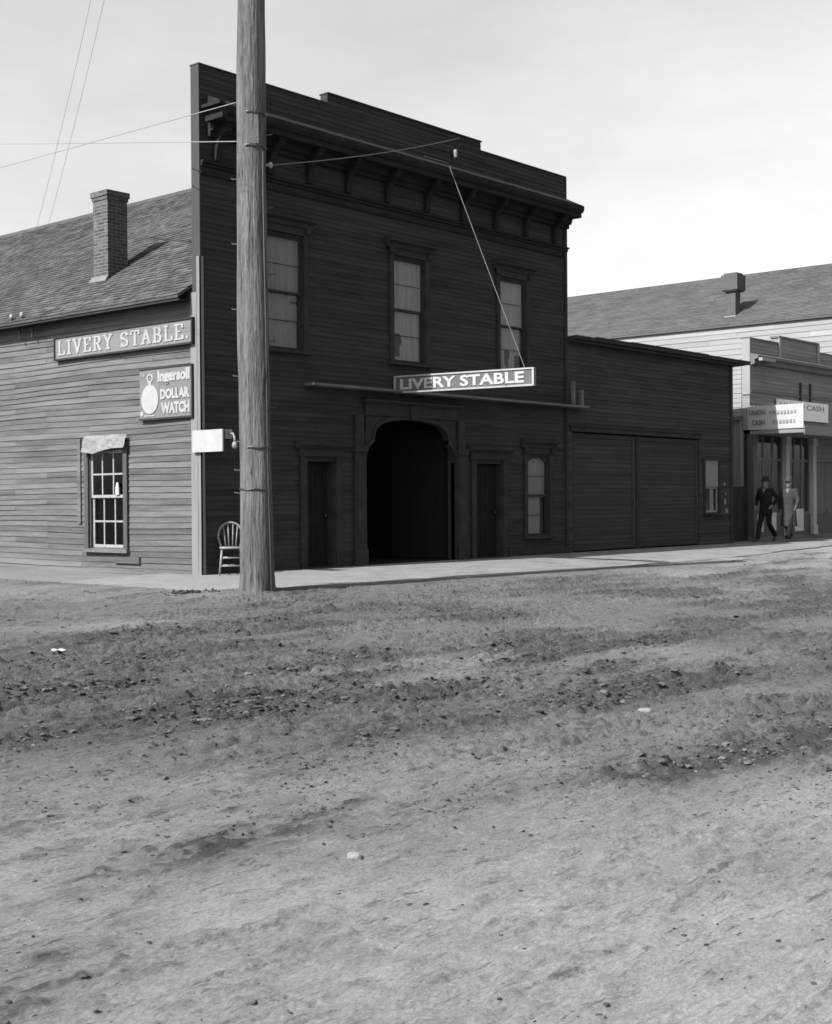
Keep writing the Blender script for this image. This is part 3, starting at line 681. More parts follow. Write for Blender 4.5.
AR = a.build('carriage_arch', dark_trim, LS)
mo = MB(); off = []
cxm = (A0+A1)/2
for i, (x, z) in enumerate(inner):
    p = Vector(inner[max(i-1, 0)]); q = Vector(inner[min(i+1, len(inner)-1)]); d = (q-p).normalized(); n_ = Vector((-d.y, d.x)); off.append((x+n_.x*.075, z+n_.y*.075))
ribbon(mo, inner, off, -.062, -.037); mo.build('arch_moulding', dark_trim, AR)
h = MB(); h.box((A0-.02, -.075, 3.13), (A1+.02, -.024, 3.36)); h.prism([(.02, 3.36), (.10, 3.36), (.17, 3.40), (.17, 3.44), (.02, 3.48)], lambda u, v, w_: (w_, -u, v), A0-.10, A1+.10)
h.prism([(cxm-.10, 3.085), (cxm+.10, 3.085), (cxm+.14, 3.36), (cxm-.14, 3.36)], lambda u, v, w_: (u, w_, v), -.13, -.076)
h.build('arch_hood', dark_trim, AR)
for x in (A0-.34, A1+.04):
    p = MB(); p.box((x, -.085, .15), (x+.30, -.022, 2.40)); p.box((x-.03, -.11, .15), (x+.33, -.086, .48)); p.box((x-.03, -.12, 2.40), (x+.33, -.022, 2.52)); p.box((x+.05, -.10, .62), (x+.25, -.086, 2.25)); p.build('pilaster', dark_trim, AR)
    p = MB(); p.box((x+.03, -.07, 2.52), (x+.27, -.024, 3.12)); p.build('pilaster', dark_trim, AR)
# passage behind the arch
p = MB()
p.box((A0-.45, .27, .10), (A0-.40, 11, 3.9)); p.box((A1+.40, .27, .10), (A1+.45, 11, 3.9)); p.box((A0-.45, 11, .1), (A1+.45, 11.05, 3.9)); p.box((A0-.45, .27, 3.9), (A1+.45, 11.05, 3.95))
p.box((A0-.40, .262, .1), (A0-.0, .27, 3.9)); p.box((A1, .262, .1), (A1+.40, .27, 3.9)); p.box((A0-.0, .262, 3.13), (A1, .27, 3.9))
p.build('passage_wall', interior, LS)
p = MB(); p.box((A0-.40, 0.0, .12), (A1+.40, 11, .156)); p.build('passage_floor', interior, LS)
for sgn, xh in ((1, A0+.02), (-1, A1-.02)):       # the two leaves stand folded back inside
    d = MB(); x1 = xh+sgn*.22; d.prism([(xh, .30), (xh+.05, .30), (x1+.05, 1.60), (x1, 1.60)], lambda u, v, w_: (u, v, w_), .17, 2.95); d.build('carriage_door_leaf', dark_door, AR)

# ledge right across the front
l = MB(); l.box((2.45, -.30, 3.61), (11.68, -.024, 3.655)); l.build('front_ledge', old_wood, LS)
l = MB(); l.box((11.00, -.30, 3.656), (11.07, -.23, 4.22)); l.build('ledge_post', old_wood, LS); l = MB(); l.box((11.34, -.30, 3.656), (11.42, -.22, 4.03)); l.build('ledge_post', old_wood, LS)

# side wall
sw = MB(); sholes = [(2.19, 3.29, .58, 2.44)]
def fSw(u, o, z):
    b = .012*math.sin(u*1.3+z*.8)+.008*math.sin(u*3.1-z*2.1); return (-o-b*.6, u, z+.014*math.sin(u*.9+z*3)+.006*math.sin(u*2.7))
def siding_w(mb, u0, u1, z0, z1, holes, h, proj):
    n = 14; ed = sorted({u0+(u1-u0)*i/n for i in range(n+1)} | {q for hh in holes for q in hh[:2]})
    z = z0
    while z < z1-1e-4:
        zt = min(z+h, z1); cuts = sorted({z, zt} | {q for hh in holes for q in hh[2:] if z < q < zt})
        tn = random.random(); jj = random.uniform(-.005, .005); nxt = u0+random.uniform(1, 5)
        for k in range(len(ed)-1):
            if ed[k] > nxt: tn = random.random(); jj = random.uniform(-.006, .006); nxt += random.uniform(2, 5)
            for ci in range(len(cuts)-1):
                a, b = cuts[ci], cuts[ci+1]
                if any(hh[0] < (ed[k]+ed[k+1])/2 < hh[1] and hh[2] < (a+b)/2 < hh[3] for hh in holes): continue
                oa = proj*(1-(a-z)/h)+.02+jj; ob = proj*(1-(b-z)/h)+.02
                mb.quad(fSw(ed[k], oa, a), fSw(ed[k+1], oa, a), fSw(ed[k+1], ob, b), fSw(ed[k], ob, b), t=tn)
                if ci == 0: mb.quad(fSw(ed[k], 0, a), fSw(ed[k+1], 0, a), fSw(ed[k+1], oa, a), fSw(ed[k], oa, a), t=tn)
        z += h
siding_w(sw, .20, 16, .10, 5.27, sholes, .108, .015)
sw.build('side_wall', side_board, LS, label='weathered grey clapboard side wall')
b = MB(); backing(b, fS, .20, 16, .05, 5.1, sholes, -.02, -.14); b.box((W-.14, .27, .05), (W-.02, 16, 5.1)); b.box((.02, 15.9, .05), (W-.02, 16.0, 5.1))
b.prism([(0.02, 5.1), (W-.02, 5.1), (W/2, 8.7)], lambda u, v, w_: (u, w_, v), 15.9, 16.0); b.build('rear_wall', side_board, LS)
# side window
Fs = MB(); y0, y1, z0, z1 = sholes[0]
Fs.box((-.075, y0-.12, z0-.02), (-.03, y0, z1+.12)); Fs.box((-.075, y1, z0-.02), (-.03, y1+.12, z1+.12)); Fs.box((-.08, y0, z1), (-.03, y1, z1+.12))
Fs.box((-.03, y0, z0), (.10, y0+.03, z1)); Fs.box((-.03, y1-.03, z0), (.10, y1, z1)); Fs.box((-.03, y0+.03, z1-.03), (.10, y1-.03, z1))
Fs = Fs.build('side_window', mat('side_window_casing', .045, .3, 5, VS, .8), LS)
m_ = MB(); m_.box((-.11, y0-.14, z0-.09), (.10, y1+.14, z0-.022)); m_.build('window_sill', old_wood, Fs)
m_ = MB(); zm = 1.52
for (p, q, xx) in ((zm, z1-.03, -.012), (z0+.002, zm+.05, .022)):
    a0, a1 = y0+.032, y1-.032; m_.box((xx, a0, p), (xx+.03, a0+.05, q)); m_.box((xx, a1-.05, p), (xx+.03, a1, q)); m_.box((xx, a0+.05, p), (xx+.03, a1-.05, p+.055)); m_.box((xx, a0+.05, q-.05), (xx+.03, a1-.05, q))
    zc = (p+q)/2; m_.box((xx+.004, a0+.05, zc-.016), (xx+.026, a1-.05, zc+.016))
    for k in (1, 2): yc = a0+(a1-a0)*k/3; m_.box((xx+.005, yc-.016, p+.055), (xx+.025, yc+.016, q-.05))
m_.build('window_sash', mat('worn_sash_paint', .20, .25, 9, (1, 1, 1), .7, 0, None, 0, [(10, .55, .65, .13, .7)]), Fs)
m_ = MB(); m_.quad((.002, y0+.05, zm), (.002, y1-.05, zm), (.002, y1-.05, z1-.05), (.002, y0+.05, z1-.05)); m_.quad((.036, y0+.05, z0+.03), (.036, y1-.05, z0+.03), (.036, y1-.05, zm), (.036, y0+.05, zm)); m_.build('window_pane', glass_m, Fs)
m_ = MB(); m_.box((.14, y0-.1, z0-.1), (.9, y0-.05, z1+.1)); m_.box((.14, y1+.05, z0-.1), (.9, y1+.1, z1+.1)); m_.box((.9, y0-.1, z0-.1), (.95, y1+.1, z1+.1)); m_.box((.14, y0-.05, z1+.05), (.9, y1+.05, z1+.1)); m_.box((.14, y0-.05, z0-.1), (.9, y1+.05, z0-.05)); m_.build('dark_room', black_void, Fs)
m_ = MB(); m_.box((-.012, y0+.17, zm+.055), (-.045, y0+.27, zm+.20)); m_.ball((-.035, y0+.22, zm+.20), (.02, .045, .09)); m_.build('window_rag', cloth_white, Fs)
# rumpled cloth nailed over the head of the window
m_ = MB(); ny, nz = 22, 6
def P(i, j):
    y = 2.04+1.30*i/ny; z = 2.44+.26*j/nz+(.10 if False else 0)
    sag = .09*max(0, 1-abs(i/ny-.75)/.45) if j == 0 else .04*max(0, 1-abs(i/ny-.75)/.5)*(1-j/nz)
    return (-.095-.05*(float(vnoise(np.array([i*.55]), np.array([j*.8]), 5)[0])-.3)-.07*(1-j/nz), y, z-sag)
for i in range(ny):
    for j in range(nz): m_.quad(P(i, j), P(i+1, j), P(i+1, j+1), P(i, j+1))
m_.build('window_cloth', mat('dirty_canvas', .15, .3, 9, rough=.9, spots=[(12, .5, .6, .11, .6)]), Fs, fix=False)
m_ = MB(); m_.box((-.06, 3.55, 1.02), (-.03, 3.66, 2.66)); m_.build('batten', side_board, LS); m_ = MB(); m_.box((-.075, 1.72, .30), (-.03, 2.48, .42)); m_.build('batten', side_board, LS)

# roof of the main range
SL = (8.93-5.05)/(W/2+.35); rl = math.hypot(W/2+.35, 8.93-5.05); ca, sa = (W/2+.35)/rl, (8.93-5.05)/rl
for side in (0, 1):
    fx = (lambda x: x) if side == 0 else (lambda x: W-x)
    r = MB()
    r.prism([(-.35, 5.03), (W/2, 8.91), (W/2, 8.83), (-.35, 4.99)], lambda u, v, w_: (fx(u), w_, v), .196, 16.4)
    s_ = 0; row = 0; exp = .135
    while s_ < rl-.01:
        y = .198-random.random()*.15
        while y < 16.4:
            wd = random.uniform(.10, .24); a_, b_ = max(y, .198), min(y+wd-.006, 16.4); y += wd
            if b_-a_ < .01: continue
            j = random.uniform(-.016, .016) if s_ > 0 else 0; lift = .022+random.uniform(-.004, .008); t = random.random()
            s0 = s_+j; s1 = min(s_+exp+.02, rl); up0, up1 = lift, .006
            def Q(s2, y_, u2): return (fx(-.35+s2*ca-u2*sa), y_, 5.032+s2*sa+u2*ca)
            r.quad(Q(s0, a_, up0), Q(s0, b_, up0), Q(s1, b_, up1), Q(s1, a_, up1), t=t); r.quad(Q(s0, a_, 0), Q(s0, b_, 0), Q(s0, b_, up0), Q(s0, a_, up0), t=t)
            r.quad(Q(s0, a_, 0), Q(s0, a_, up0), Q(s1, a_, up1), t=t)
        s_ += exp; row += 1
    RO = r.build('roof', shingle, LS, fix=False)
    if side == 0:
        ROOF = RO
        rd = MB(); rd.prism([(W/2-.14, 8.86), (W/2, 8.985), (W/2+.14, 8.86), (W/2+.14, 8.84), (W/2, 8.955), (W/2-.14, 8.84)], lambda u, v, w_: (u, w_, v), .198, 16.42); rd.build('ridge_board', shingle, RO)
        fa = MB(); fa.box((-.33, .198, 4.945), (-.30, 16.4, 4.99)); fa.box((-.30, .198, 4.96), (-.02, 16.4, 4.975)); fa.build('eave_board', dark_trim, RO)
# chimney
cx0, cx1, cy0, cy1 = .94, 1.42, 3.99, 4.47
c = MB(); c.box((cx0, cy0, 5.6), (cx1, cy1, 7.50)); c.box((cx0-.02, cy0-.02, 7.50), (cx1+.02, cy1+.02, 7.57)); c.box((cx0-.04, cy0-.04, 7.57), (cx1+.04, cy1+.04, 7.68))
CH = c.build('chimney', brick_m, ROOF)
c = MB()
def rz(x): return 5.032+(x+.35)*SL
for (a_, b_) in (((cx0-.14, cy0-.06), (cx0-.004, cy1+.06)),):
    c.prism([(cx0-.09, rz(cx0-.09)+.03), (cx0-.004, rz(cx0)+.03), (cx0-.004, rz(cx0)+.10), (cx0-.02, rz(cx0)+.10), (cx0-.09, rz(cx0-.09)+.05)], lambda u, v, w_: (u, w_, v), cy0-.04, cy1+.04)
c.build('chimney_flashing', mat('dull_flashing', .11, .3, 12), CH)

# ------------------------------------------------------------------ things fixed to or standing by the stable
# long wall sign
t = thing('wall_sign', 'long grey wall sign reading LIVERY STABLE in white slab capitals, on the weathered side wall', 'sign', (-.05, 2.3, 4.24))
b = MB(); b.box((-.10, .13, 4.235), (-.045, 4.28, 4.635)); b.build('board', sign_grey, t)
b = MB(); b.box((-.125, .11, 4.20), (-.04, 4.30, 4.234)); b.box((-.125, .11, 4.636), (-.04, 4.30, 4.665)); b.box((-.125, .095, 4.20), (-.04, .129, 4.665)); b.box((-.125, 4.281, 4.20), (-.04, 4.31, 4.665)); b.build('frame', dark_trim, t)
b = MB(); slab_text(b, 'LIVERY STABLE.', (-.10, 4.18, 4.30), (0, -1, 0), (0, 0, 1), .27, 3.95); b.build('lettering', white_text, t)
# watch advertisement
t = thing('wall_advertisement', 'square painted watch advertisement with a large pale pocket watch and three lines of white lettering', 'sign', (-.05, 1, 2.95))
b = MB(); b.box((-.085, .26, 2.95), (-.05, 1.73, 3.83)); b.build('board', sign_mid, t)
b = MB(); b.box((-.10, .25, 2.915), (-.045, 1.74, 2.949)); b.box((-.10, .225, 2.915), (-.045, .259, 3.85)); b.box((-.10, .225, 3.831), (-.045, 1.74, 3.85)); b.build('frame', dark_trim, t)
b = MB(); fn = lambda u, v, w_: (-w_, u, v)
b.prism([(1.42+.245*math.cos(a), 3.29+.265*math.sin(a)) for a in [2*math.pi*i/24 for i in range(24)]], fn, .086, .100)
b.box((-.098, 1.385, 3.55), (-.086, 1.455, 3.61))
for i in range(12):
    a0, a1 = 2*math.pi*i/12, 2*math.pi*(i+1)/12; q = lambda a, r_: (1.42+r_*1.1*math.cos(a), 3.67+r_*math.sin(a)); b.prism([q(a0, .055), q(a1, .055), q(a1, .082), q(a0, .082)], fn, .086, .096)
b.build('watch_picture', watch_face, t)
b = MB(); up = (0, 0, 1); rt = (0, -1, 0)
text_into(b, 'Ingersoll', (-.086, 1.19, 3.53), rt, up, .27, .90, bold=.055, ext=.012)
b.build('lettering', white_text, t); b = MB(); text_into(b, 'DOLLAR', (-.086, 1.12, 3.27), rt, up, .19, .82, bold=.06, ext=.012)
b.build('lettering', white_text, t); b = MB(); text_into(b, 'WATCH', (-.086, 1.10, 3.01), rt, up, .21, .80, bold=.06, ext=.012)
b.build('lettering', white_text, t); b = MB(); text_into(b, 'The', (-.086, 1.70, 3.70), rt, up, .08, .13, bold=.02, ext=.01)
b.build('lettering', white_text, t); b = MB(); b.ball((-.09, 1.665, 3.03), (.012, .05, .05)); b.box((-.094, 1.30, 2.985), (-.086, 1.60, 3.005))
b.build('painted_mark', white_text, t); t.location.y -= .09
# blank white sign at the corner
t = thing('corner_sign', 'small blank white board sticking out past the corner post of the stable', 'sign', (-.08, 0, 2.3))
b = MB(); b.box((-.115, -.68, 2.295), (-.085, .125, 2.675)); b.build('board', white_paint, t)
b = MB(); b.box((-.083, -.10, 2.33), (-.064, -.045, 2.64)); b.build('bracket', metal_dark, t)
# small iron lamp bracket
t = thing('wall_bracket', 'small grey iron lamp bracket on the dark front behind the corner sign', 'bracket', (.58, 0, 2.6))
b = MB(); b.box((.50, -.05, 2.55), (.66, -.022, 2.72)); b.build('plate', metal_pale, t)
b = MB(); b.tube([(.58, -.05, 2.64), (.58, -.16, 2.64), (.58, -.20, 2.56), (.58, -.20, 2.46)], .02); b.ball((.58, -.20, 2.43), (.05, .05, .07)); b.build('arm', metal_pale, t)
# hanging sign, square to the front
t = thing('hanging_sign', 'long framed sign reading LIVERY STABLE hung out square to the front above the carriage arch', 'sign', (4.99, -.1, 3.6))
zl0, zl1, zr0, zr1 = 3.60, 3.95, 3.545, 3.885
def hs(y, k, x): s2 = (-y-.05)/3.5; return (x, y, (zl0+(zr0-zl0)*s2)*(1-k)+(zl1+(zr1-zl1)*s2)*k)
def bar(mb, ya, yb, ka, kb, xa, xb):
    n = len(mb.v); mb.v += [hs(ya, ka, xa), hs(yb, ka, xa), hs(yb, kb, xa), hs(ya, kb, xa), hs(ya, ka, xb), hs(yb, ka, xb), hs(yb, kb, xb), hs(ya, kb, xb)]
    for q in ((0, 1, 2, 3), (4, 7, 6, 5), (0, 4, 5, 1), (1, 5, 6, 2), (2, 6, 7, 3), (3, 7, 4, 0)): mb.f.append(tuple(n+i for i in q)); mb.t.append(.5)
b = MB(); bar(b, -.05, -3.55, .02, .98, 4.975, 5.005); b.build('board', hang_back, t)
b = MB()
bar(b, -.05, -3.55, 0, .085, 4.955, 5.025); bar(b, -.05, -3.55, .915, 1, 4.955, 5.025); bar(b, -.05, -.095, .086, .914, 4.956, 5.024); bar(b, -3.505, -3.55, .086, .914, 4.956, 5.024)
b.build('frame', white_paint, t)
b = MB(); text_into(b, 'LIVERY STABLE', (4.974, -.22, 3.665), (0, -1, -.0165), (0, 0, 1), .215, 3.1, bold=.028, ext=.012); b.build('lettering', mat('bright_lettering', .30, .05, 6), t)
b = MB(); text_into(b, 'LIVERY STABLE', (5.006, -3.32, 3.62), (0, 1, .0165), (0, 0, 1), .215, 3.1, bold=.028, ext=.012); b.build('lettering', white_text, t)
for hz in (3.62, 3.90): b = MB(); b.tube([(4.99, -.02, hz), (4.99, -.06, hz)], .025); b.build('hinge', metal_dark, t)
def sag(a, b_, d, n=14):
    a, b_ = Vector(a), Vector(b_); return [tuple(a.lerp(b_, i/n)-Vector((0, 0, d*4*(i/n)*(1-i/n)))) for i in range(n+1)]
b = MB(); b.tube(sag((6.04, -.66, 8.28), (4.99, -3.32, 3.89), .0), .0075, 6); tag(b.build('sign_rope', wire_m), 'slanting stay rope from the cornice down to the outer end of the hanging sign', 'rope')
b = MB(); b.tube(sag((5.3, -.62, 8.36), (6.04, -.62, 8.36), .0), .008, 6); tag(b.build('cornice_wire', wire_m), 'short wire lying along the top of the cornice', 'wire')
t = thing('wall_insulator', 'small white insulator on the parapet just above the cornice', 'insulator', (6.93, -.05, 8.80))
b = MB(); b.rings([((6.93, -.08, 8.74), .04, .04), ((6.93, -.08, 8.80), .045, .04), ((6.93, -.08, 8.86), .05, .045), ((6.93, -.08, 8.90), .03, .03)]); b.build('cap', porcelain, t); b = MB(); b.box((6.90, -.06, 8.70), (6.96, -.02, 8.78)); b.build('bracket', metal_dark, t)

# eave insulators and service wires
def ray_pt(px, py, dist):
    d = Fw+Rt*((px-416)/1330)-Up*((py-512)/1330); return CAM+d*dist
for (y, lab, e2) in ((5.50, 'left one of the two small white insulators on the eave at the far left', (104, -60)), (5.13, 'right one of the two small white insulators on the eave at the far left', (118, -60))):
    t = thing('eave_insulator', lab, 'insulator', (-.30, y, 5.08), 'eave insulators')
    b = MB(); b.tube([(-.30, y, 5.05), (-.30, y, 5.17)], .012); b.build('pin', metal_dark, t)
    b = MB(); b.rings([((-.30, y, 5.12), .028, .028), ((-.30, y, 5.15), .045, .045), ((-.30, y, 5.20), .035, .035), ((-.30, y, 5.22), .02, .02)]); b.build('cap', porcelain, t)
    p2 = ray_pt(e2[0], e2[1], 17.0)
    b = MB(); b.tube(sag((-.30, y, 5.19), p2, .25), .0028, 5)
    tag(b.build('service_wire', wire_pale), lab.split(' one')[0]+' one of the pair of thin wires climbing from the eave into the sky', 'wire', 'service wires')
for (y, lab) in ((5.45, 'left'), (5.0, 'right')):
    b = MB(); b.tube([(-.04, y, 4.98), (-.14, y, 4.95), (-.15, y, 4.80), (-.15, y, 4.72)], .02, 6); b.ball((-.15, y, 4.88), (.04, .04, .05)); tag(b.build('eave_hook', metal_dark), lab+' one of the two dark hooks under the eave at the far left', 'hook', 'eave hooks')

# ------------------------------------------------------------------ the great pole
mat_peg = mat('rusty_peg', .07, .2, 12)
PX, PY = -1.70, -3.30
zz = lambda z: 1.43+(z-1.43)*.944
def plx(z): return (PX-.045*(z/9)-.03*math.sin(z*.45), PY-.02*math.sin(z*.6))
def prad(z): return .240-.0036*z+.045*math.exp(-z/.28)+.006*math.sin(z*1.9)
pole = thing('utility_pole', 'thick weathered wooden utility pole with climbing pegs standing at the street corner', 'pole', (PX, PY, 0))
mb = MB(); n = 40; zs = [-.3]+[.0+.06*i for i in range(int(11.5/.06))]
b0 = 0
ZZ, AA = np.meshgrid(np.array(zs), np.arange(n), indexing='ij')
N1 = .11*(fbm(np.cos(AA*2*math.pi/n)*2.6+9, ZZ*.5+np.sin(AA*2*math.pi/n)*2.6, 90, 4)-.5)+.055*(vnoise(AA*.9, ZZ*.45, 93)-.5)+.05*(vnoise(AA*.5+3, ZZ*1.6, 97)-.5)
for zi, z in enumerate(zs):
    c = plx(z)
    for k in range(n):
        a = 2*math.pi*k/n
        r = prad(max(z, 0))*(1+N1[zi, k]+.07*math.exp(-max(z, 0)/.25)*math.sin(a*5))
        kn = 0
        for (ka, kz) in ((2.7, .75), (4.6, 3.3), (3.6, 5.2), (5.1, 6.9), (4.1, 1.7), (3.2, 8.0)): kn += .012*math.exp(-(((a-ka)*.26)**2+(z-kz)**2)/.006)
        mb.v.append((c[0]+(r+kn)*math.cos(a), c[1]+(r+kn)*math.sin(a), z))
for i in range(len(zs)-1):
    for k in range(n): k2 = (k+1) % n; mb.f.append((i*n+k, i*n+k2, (i+1)*n+k2, (i+1)*n+k)); mb.t.append(.5)
mb.f.append(tuple((len(zs)-1)*n+k for k in range(n))); mb.t.append(.5)
def pole_mat():
    M_ = mat('pole_wood', .088, .45, 2.2, (4, 4, .35), .95, .035, 7, 0, [(3.0, .53, .64, .036, .75), (1.3, .56, .70, .15, .6), (7, .58, .66, .018, .85)], .6, spec=.1)
    return M_
POL = mb.build('post', pole_mat(), pole, smooth=True)
up_ang = lambda a, z, r: (plx(z)[0]+r*math.cos(a), plx(z)[1]+r*math.sin(a), z)
left = math.atan2(-R0.y, -R0.x); right = math.atan2(R0.y, R0.x)
vw = math.atan2(-F0.y, -F0.x)      # side that faces the corner crossing
def peg(z, ang):
    z = zz(z)
    b = MB(); r = prad(z); a = up_ang(ang, z, r-.03); c = up_ang(ang, z+.01, r+.09); b.tube([a, c, (c[0], c[1], c[2]+.02)], .009, 6); b.build('climbing_peg', mat_peg, pole)
for z in (6.5, 5.48, 4.45, 3.4, 2.37, 1.92, 1.56): peg(z, left-.12)
for z in (7.2, 6.05, 5.0, 3.95, 2.9): peg(z, right+.12)
for z, a0, a1 in ((7.50, vw-.2, vw+1.5), (6.98, vw-.3, vw+1.5), (2.27, vw-.4, vw+1.6), (1.62, vw-1.2, vw+.7)):
    z = zz(z); b = MB(); pts = [up_ang(a0+(a1-a0)*i/12, z+.01*math.sin(i), prad(z)+.012) for i in range(13)]
    b.tube(pts, .013, 6, sq=(.5, 1.3)); b.build('strap', metal_dark, pole)
b = MB(); b.box((-.01, -.01, 0), (.01, .01, .01))
b = MB(); za = zz(6.72); p0 = up_ang(right, za, prad(za)-.02); p1 = up_ang(right, za, prad(za)+.07); b.tube([p0, p1], .02, 6); b.ball(p1, (.035, .035, .045)); b.build('insulator', porcelain, pole)
b = MB(); b.tube([up_ang(vw+.95, z, prad(z)+.012) for z in (0.1, 2, 4, 6, 6.6)], .014, 6); b.build('ground_wire', metal_dark, pole)
b = MB()
for k in range(9):
    a_ = vw-.55+.11*k
b.prism([(-.08, 0), (.08, 0), (.07, .44), (-.08, .42)], lambda u, v, w_: up_ang(vw+.25+u/prad(7.2), 7.05+v-.35, prad(7.2)+w_), -.01, .014); b.build('patch_board', old_wood, pole)
b = MB(); b.tube(sag(p1, (7.13, -.05, 9.20), .07), .009, 6); tag(b.build('guy_wire', wire_m), 'pale slack guy wire from the pole to the top of the stable parapet', 'wire')
for (z, e2, dist, lab) in ((6.78, (-160, 146), 60, 'upper level thin wire running left from the pole across the sky'), (7.36, (-160, 212), 60, 'thin wire sloping down to the left from the pole across the sky')):
    b = MB(); a_ = up_ang(left, z, prad(z)); b.tube(sag(a_, ray_pt(e2[0], e2[1], dist), .0), .0075, 5); tag(b.build('overhead_wire', wire_pale), lab, 'wire')
# ------------------------------------------------------------------ chair
CXY = Vector((.37, -.33, .15)); CR = R(-128)
ch = thing('bow_back_chair', 'light wooden bow back chair standing on the sidewalk between the corner and the pole', 'chair', CXY)
M4 = Matrix.Translation(CXY) @ Matrix.Rotation(CR-math.pi/2, 4, 'Z')      # local +y is where the sitter looks
def cb(name, mb): return mb.build(name, chair_m, ch, smooth=True, xf=M4)
b = MB()
out_ = [(.21, .19), (.20, -.16), (.12, -.21), (-.12, -.21), (-.20, -.16), (-.21, .19), (-.12, .23), (.12, .23)]
b.prism(out_, lambda u, v, w_: (u, v, w_), .455, .49); cb('seat', b)
for (x, y) in ((.17, .17), (-.17, .17), (.15, -.16), (-.15, -.16)):
    b = MB(); b.tube([(x, y, .456), (x*1.12, y*1.12, .25), (x*1.3, y*1.28, .0)], [.020, .022, .014], 8); cb('leg', b)
for z, k in ((.30, 1.09), (.16, 1.18)):
    for (p, q) in (((.17, .17), (.15, -.16)), ((-.17, .17), (-.15, -.16)), ((.17, .17), (-.17, .17)), ((.15, -.16), (-.15, -.16))):
        b = MB(); b.tube([(p[0]*k, p[1]*k, z), (q[0]*k, q[1]*k, z)], .012, 6); cb('rung', b)
b = MB(); bow = []
for i in range(21):
    a = math.pi*i/20; x = .225*math.cos(a); zz = .49+.42*(math.sin(a)**.55) if 0 < i < 20 else .49
    if i in (0, 20): x = .17*math.cos(a)
    bow.append((x, -.17-.12*(zz-.49)/.46, zz))
b.tube(bow, .021, 8); cb('back_bow', b)
for x in (-.11, -.04, .04, .11):
    b = MB(); top = .49+.42*(1-(x/.23)**2)**.3-.01; b.tube([(x*.8, -.17, .49), (x*1.15, -.29*.6-.12*.9, top)], .011, 6); cb('spindle', b)

# ------------------------------------------------------------------ ANNEX
AN = thing('annex_shed', 'low dark clapboard annex with two wide sliding doors joined to the right of the stable', 'shed', (15.2, 3, 0))
ax0, ax1 = W+.035, 19.28
aw = (17.72, 18.48, 1.04, 2.48)
dr = (11.34, 17.42, .14, 3.06)
b = MB(); siding(b, fF, ax0, ax1, .17, 5.20, [aw, dr], .10, .014, .0015, 3.4); backing(b, fF, ax0, ax1, .1, 5.25, [aw, dr], -.002, -.14)
b.box((ax1-.14, .15, .05), (ax1, 6, 5.1)); b.box((ax0, 5.9, .05), (ax1-.14, 6, 5.0)); b.build('front_wall', annex_board, AN)
b = MB(); b.box((ax1-.10, -.05, .14), (ax1+.02, -.024, 5.2)); b.box((ax1+.001, -.024, .14), (ax1+.025, .10, 5.2)); b.build('corner_board', annex_board, AN)
b = MB(); b.prism([(-.28, 5.24), (6.3, 4.86), (6.3, 4.94), (-.28, 5.32)], lambda u, v, w_: (w_, u, v), ax0+.0, 19.93)
for (p, q, dz) in ((12.0, 13.6, .02), (13.6, 15.5, .035), (15.5, 17.5, .03), (17.5, 19.93, .012)): b.box((p, -.295, 5.322), (q, -.25, 5.322+dz))
b.build('roof', dark_trim, AN); b = MB(); b.box((ax0, -.21, 5.17), (19.30, -.024, 5.22)); b.build('eave_board', dark_trim, AN)
for (p, q) in ((11.36, 14.20), (14.36, 17.40)):
    d = MB(); fn = lambda u, o, z: (u, -o+.06, z)
    siding(d, fn, p+.12, q-.12, .34, 2.92, [], .105, .014, .002, 8); d.box((p, .05, .19), (q, .09, 3.02)); d.box((p, .02, .19), (p+.12, .049, 3.02)); d.box((q-.12, .02, .19), (q, .049, 3.02)); d.box((p+.12, .02, .19), (q-.12, .049, .33)); d.box((p+.12, .02, 2.92), (q-.12, .049, 3.02))
    D = d.build('sliding_door', annex_door_mat, AN); k = MB(); k.box((q-.09, -.01, 1.2), (q-.05, .019, 1.45)); k.build('door_handle', metal_dark, D)
b = MB(); b.box((14.21, -.02, .15), (14.35, .04, 3.03)); b.box((11.25, -.06, 3.06), (17.50, -.024, 3.16)); b.box((11.2, -.08, 3.17), (17.60, -.024, 3.20)); b.build('door_track', dark_trim, AN)
b = MB(); b.box((11.34, .10, .1), (17.42, .14, 3.06)); b.build('dark_room', black_void, AN)
f = MB(); x0, x1, z0, z1 = aw
f.box((x0-.08, -.05, z0-.02), (x0, -.02, z1+.08)); f.box((x1, -.05, z0-.02), (x1+.08, -.02, z1+.08)); f.box((x0, -.05, z1), (x1, -.02, z1+.08)); f.box((x0-.1, -.09, z0-.07), (x1+.1, .1, z0-.021))
F = f.build('window', dark_trim, AN)
f = MB(); zm = 1.74
f.box((x0, .01, z0), (x0+.05, .05, zm)); f.box((x1-.05, .01, z0), (x1, .05, zm)); f.box((x0+.05, .01, z0), (x1-.05, .05, z0+.06)); f.box((x0+.05, .01, zm-.04), (x1-.05, .05, zm)); f.box(((x0+x1)/2-.02, .012, z0+.06), ((x0+x1)/2+.02, .048, zm-.04)); f.build('window_sash', mat('grey_sash', .16, .2, 8), F)
f = MB(); f.quad((x0, .03, z0), (x1, .03, z0), (x1, .03, zm), (x0, .03, zm)); f.build('window_pane', glass_m, F)
f = MB(); f.box((x0, -.015, zm+.01), (x1, .012, z1)); f.build('pasted_notice', poster_m, F)
f = MB(); f.box((x0+.44, .06, z0), (x0+.62, .10, zm)); f.build('paper_strip', poster_m, F); f = MB(); f.box((x0, .11, z0-.02), (x1, .13, z1)); f.build('dark_room', black_void, F)
t = MB()
for (x, z, a_, h_) in ((18.78, 1.78, .09, .09), (18.86, 1.52, .06, .05), (18.80, 1.25, .10, .16), (18.88, 1.02, .12, .12)): t.box((x, -.032, z), (x+a_, -.026, z+h_))
t.build('torn_paper', poster_m, AN)
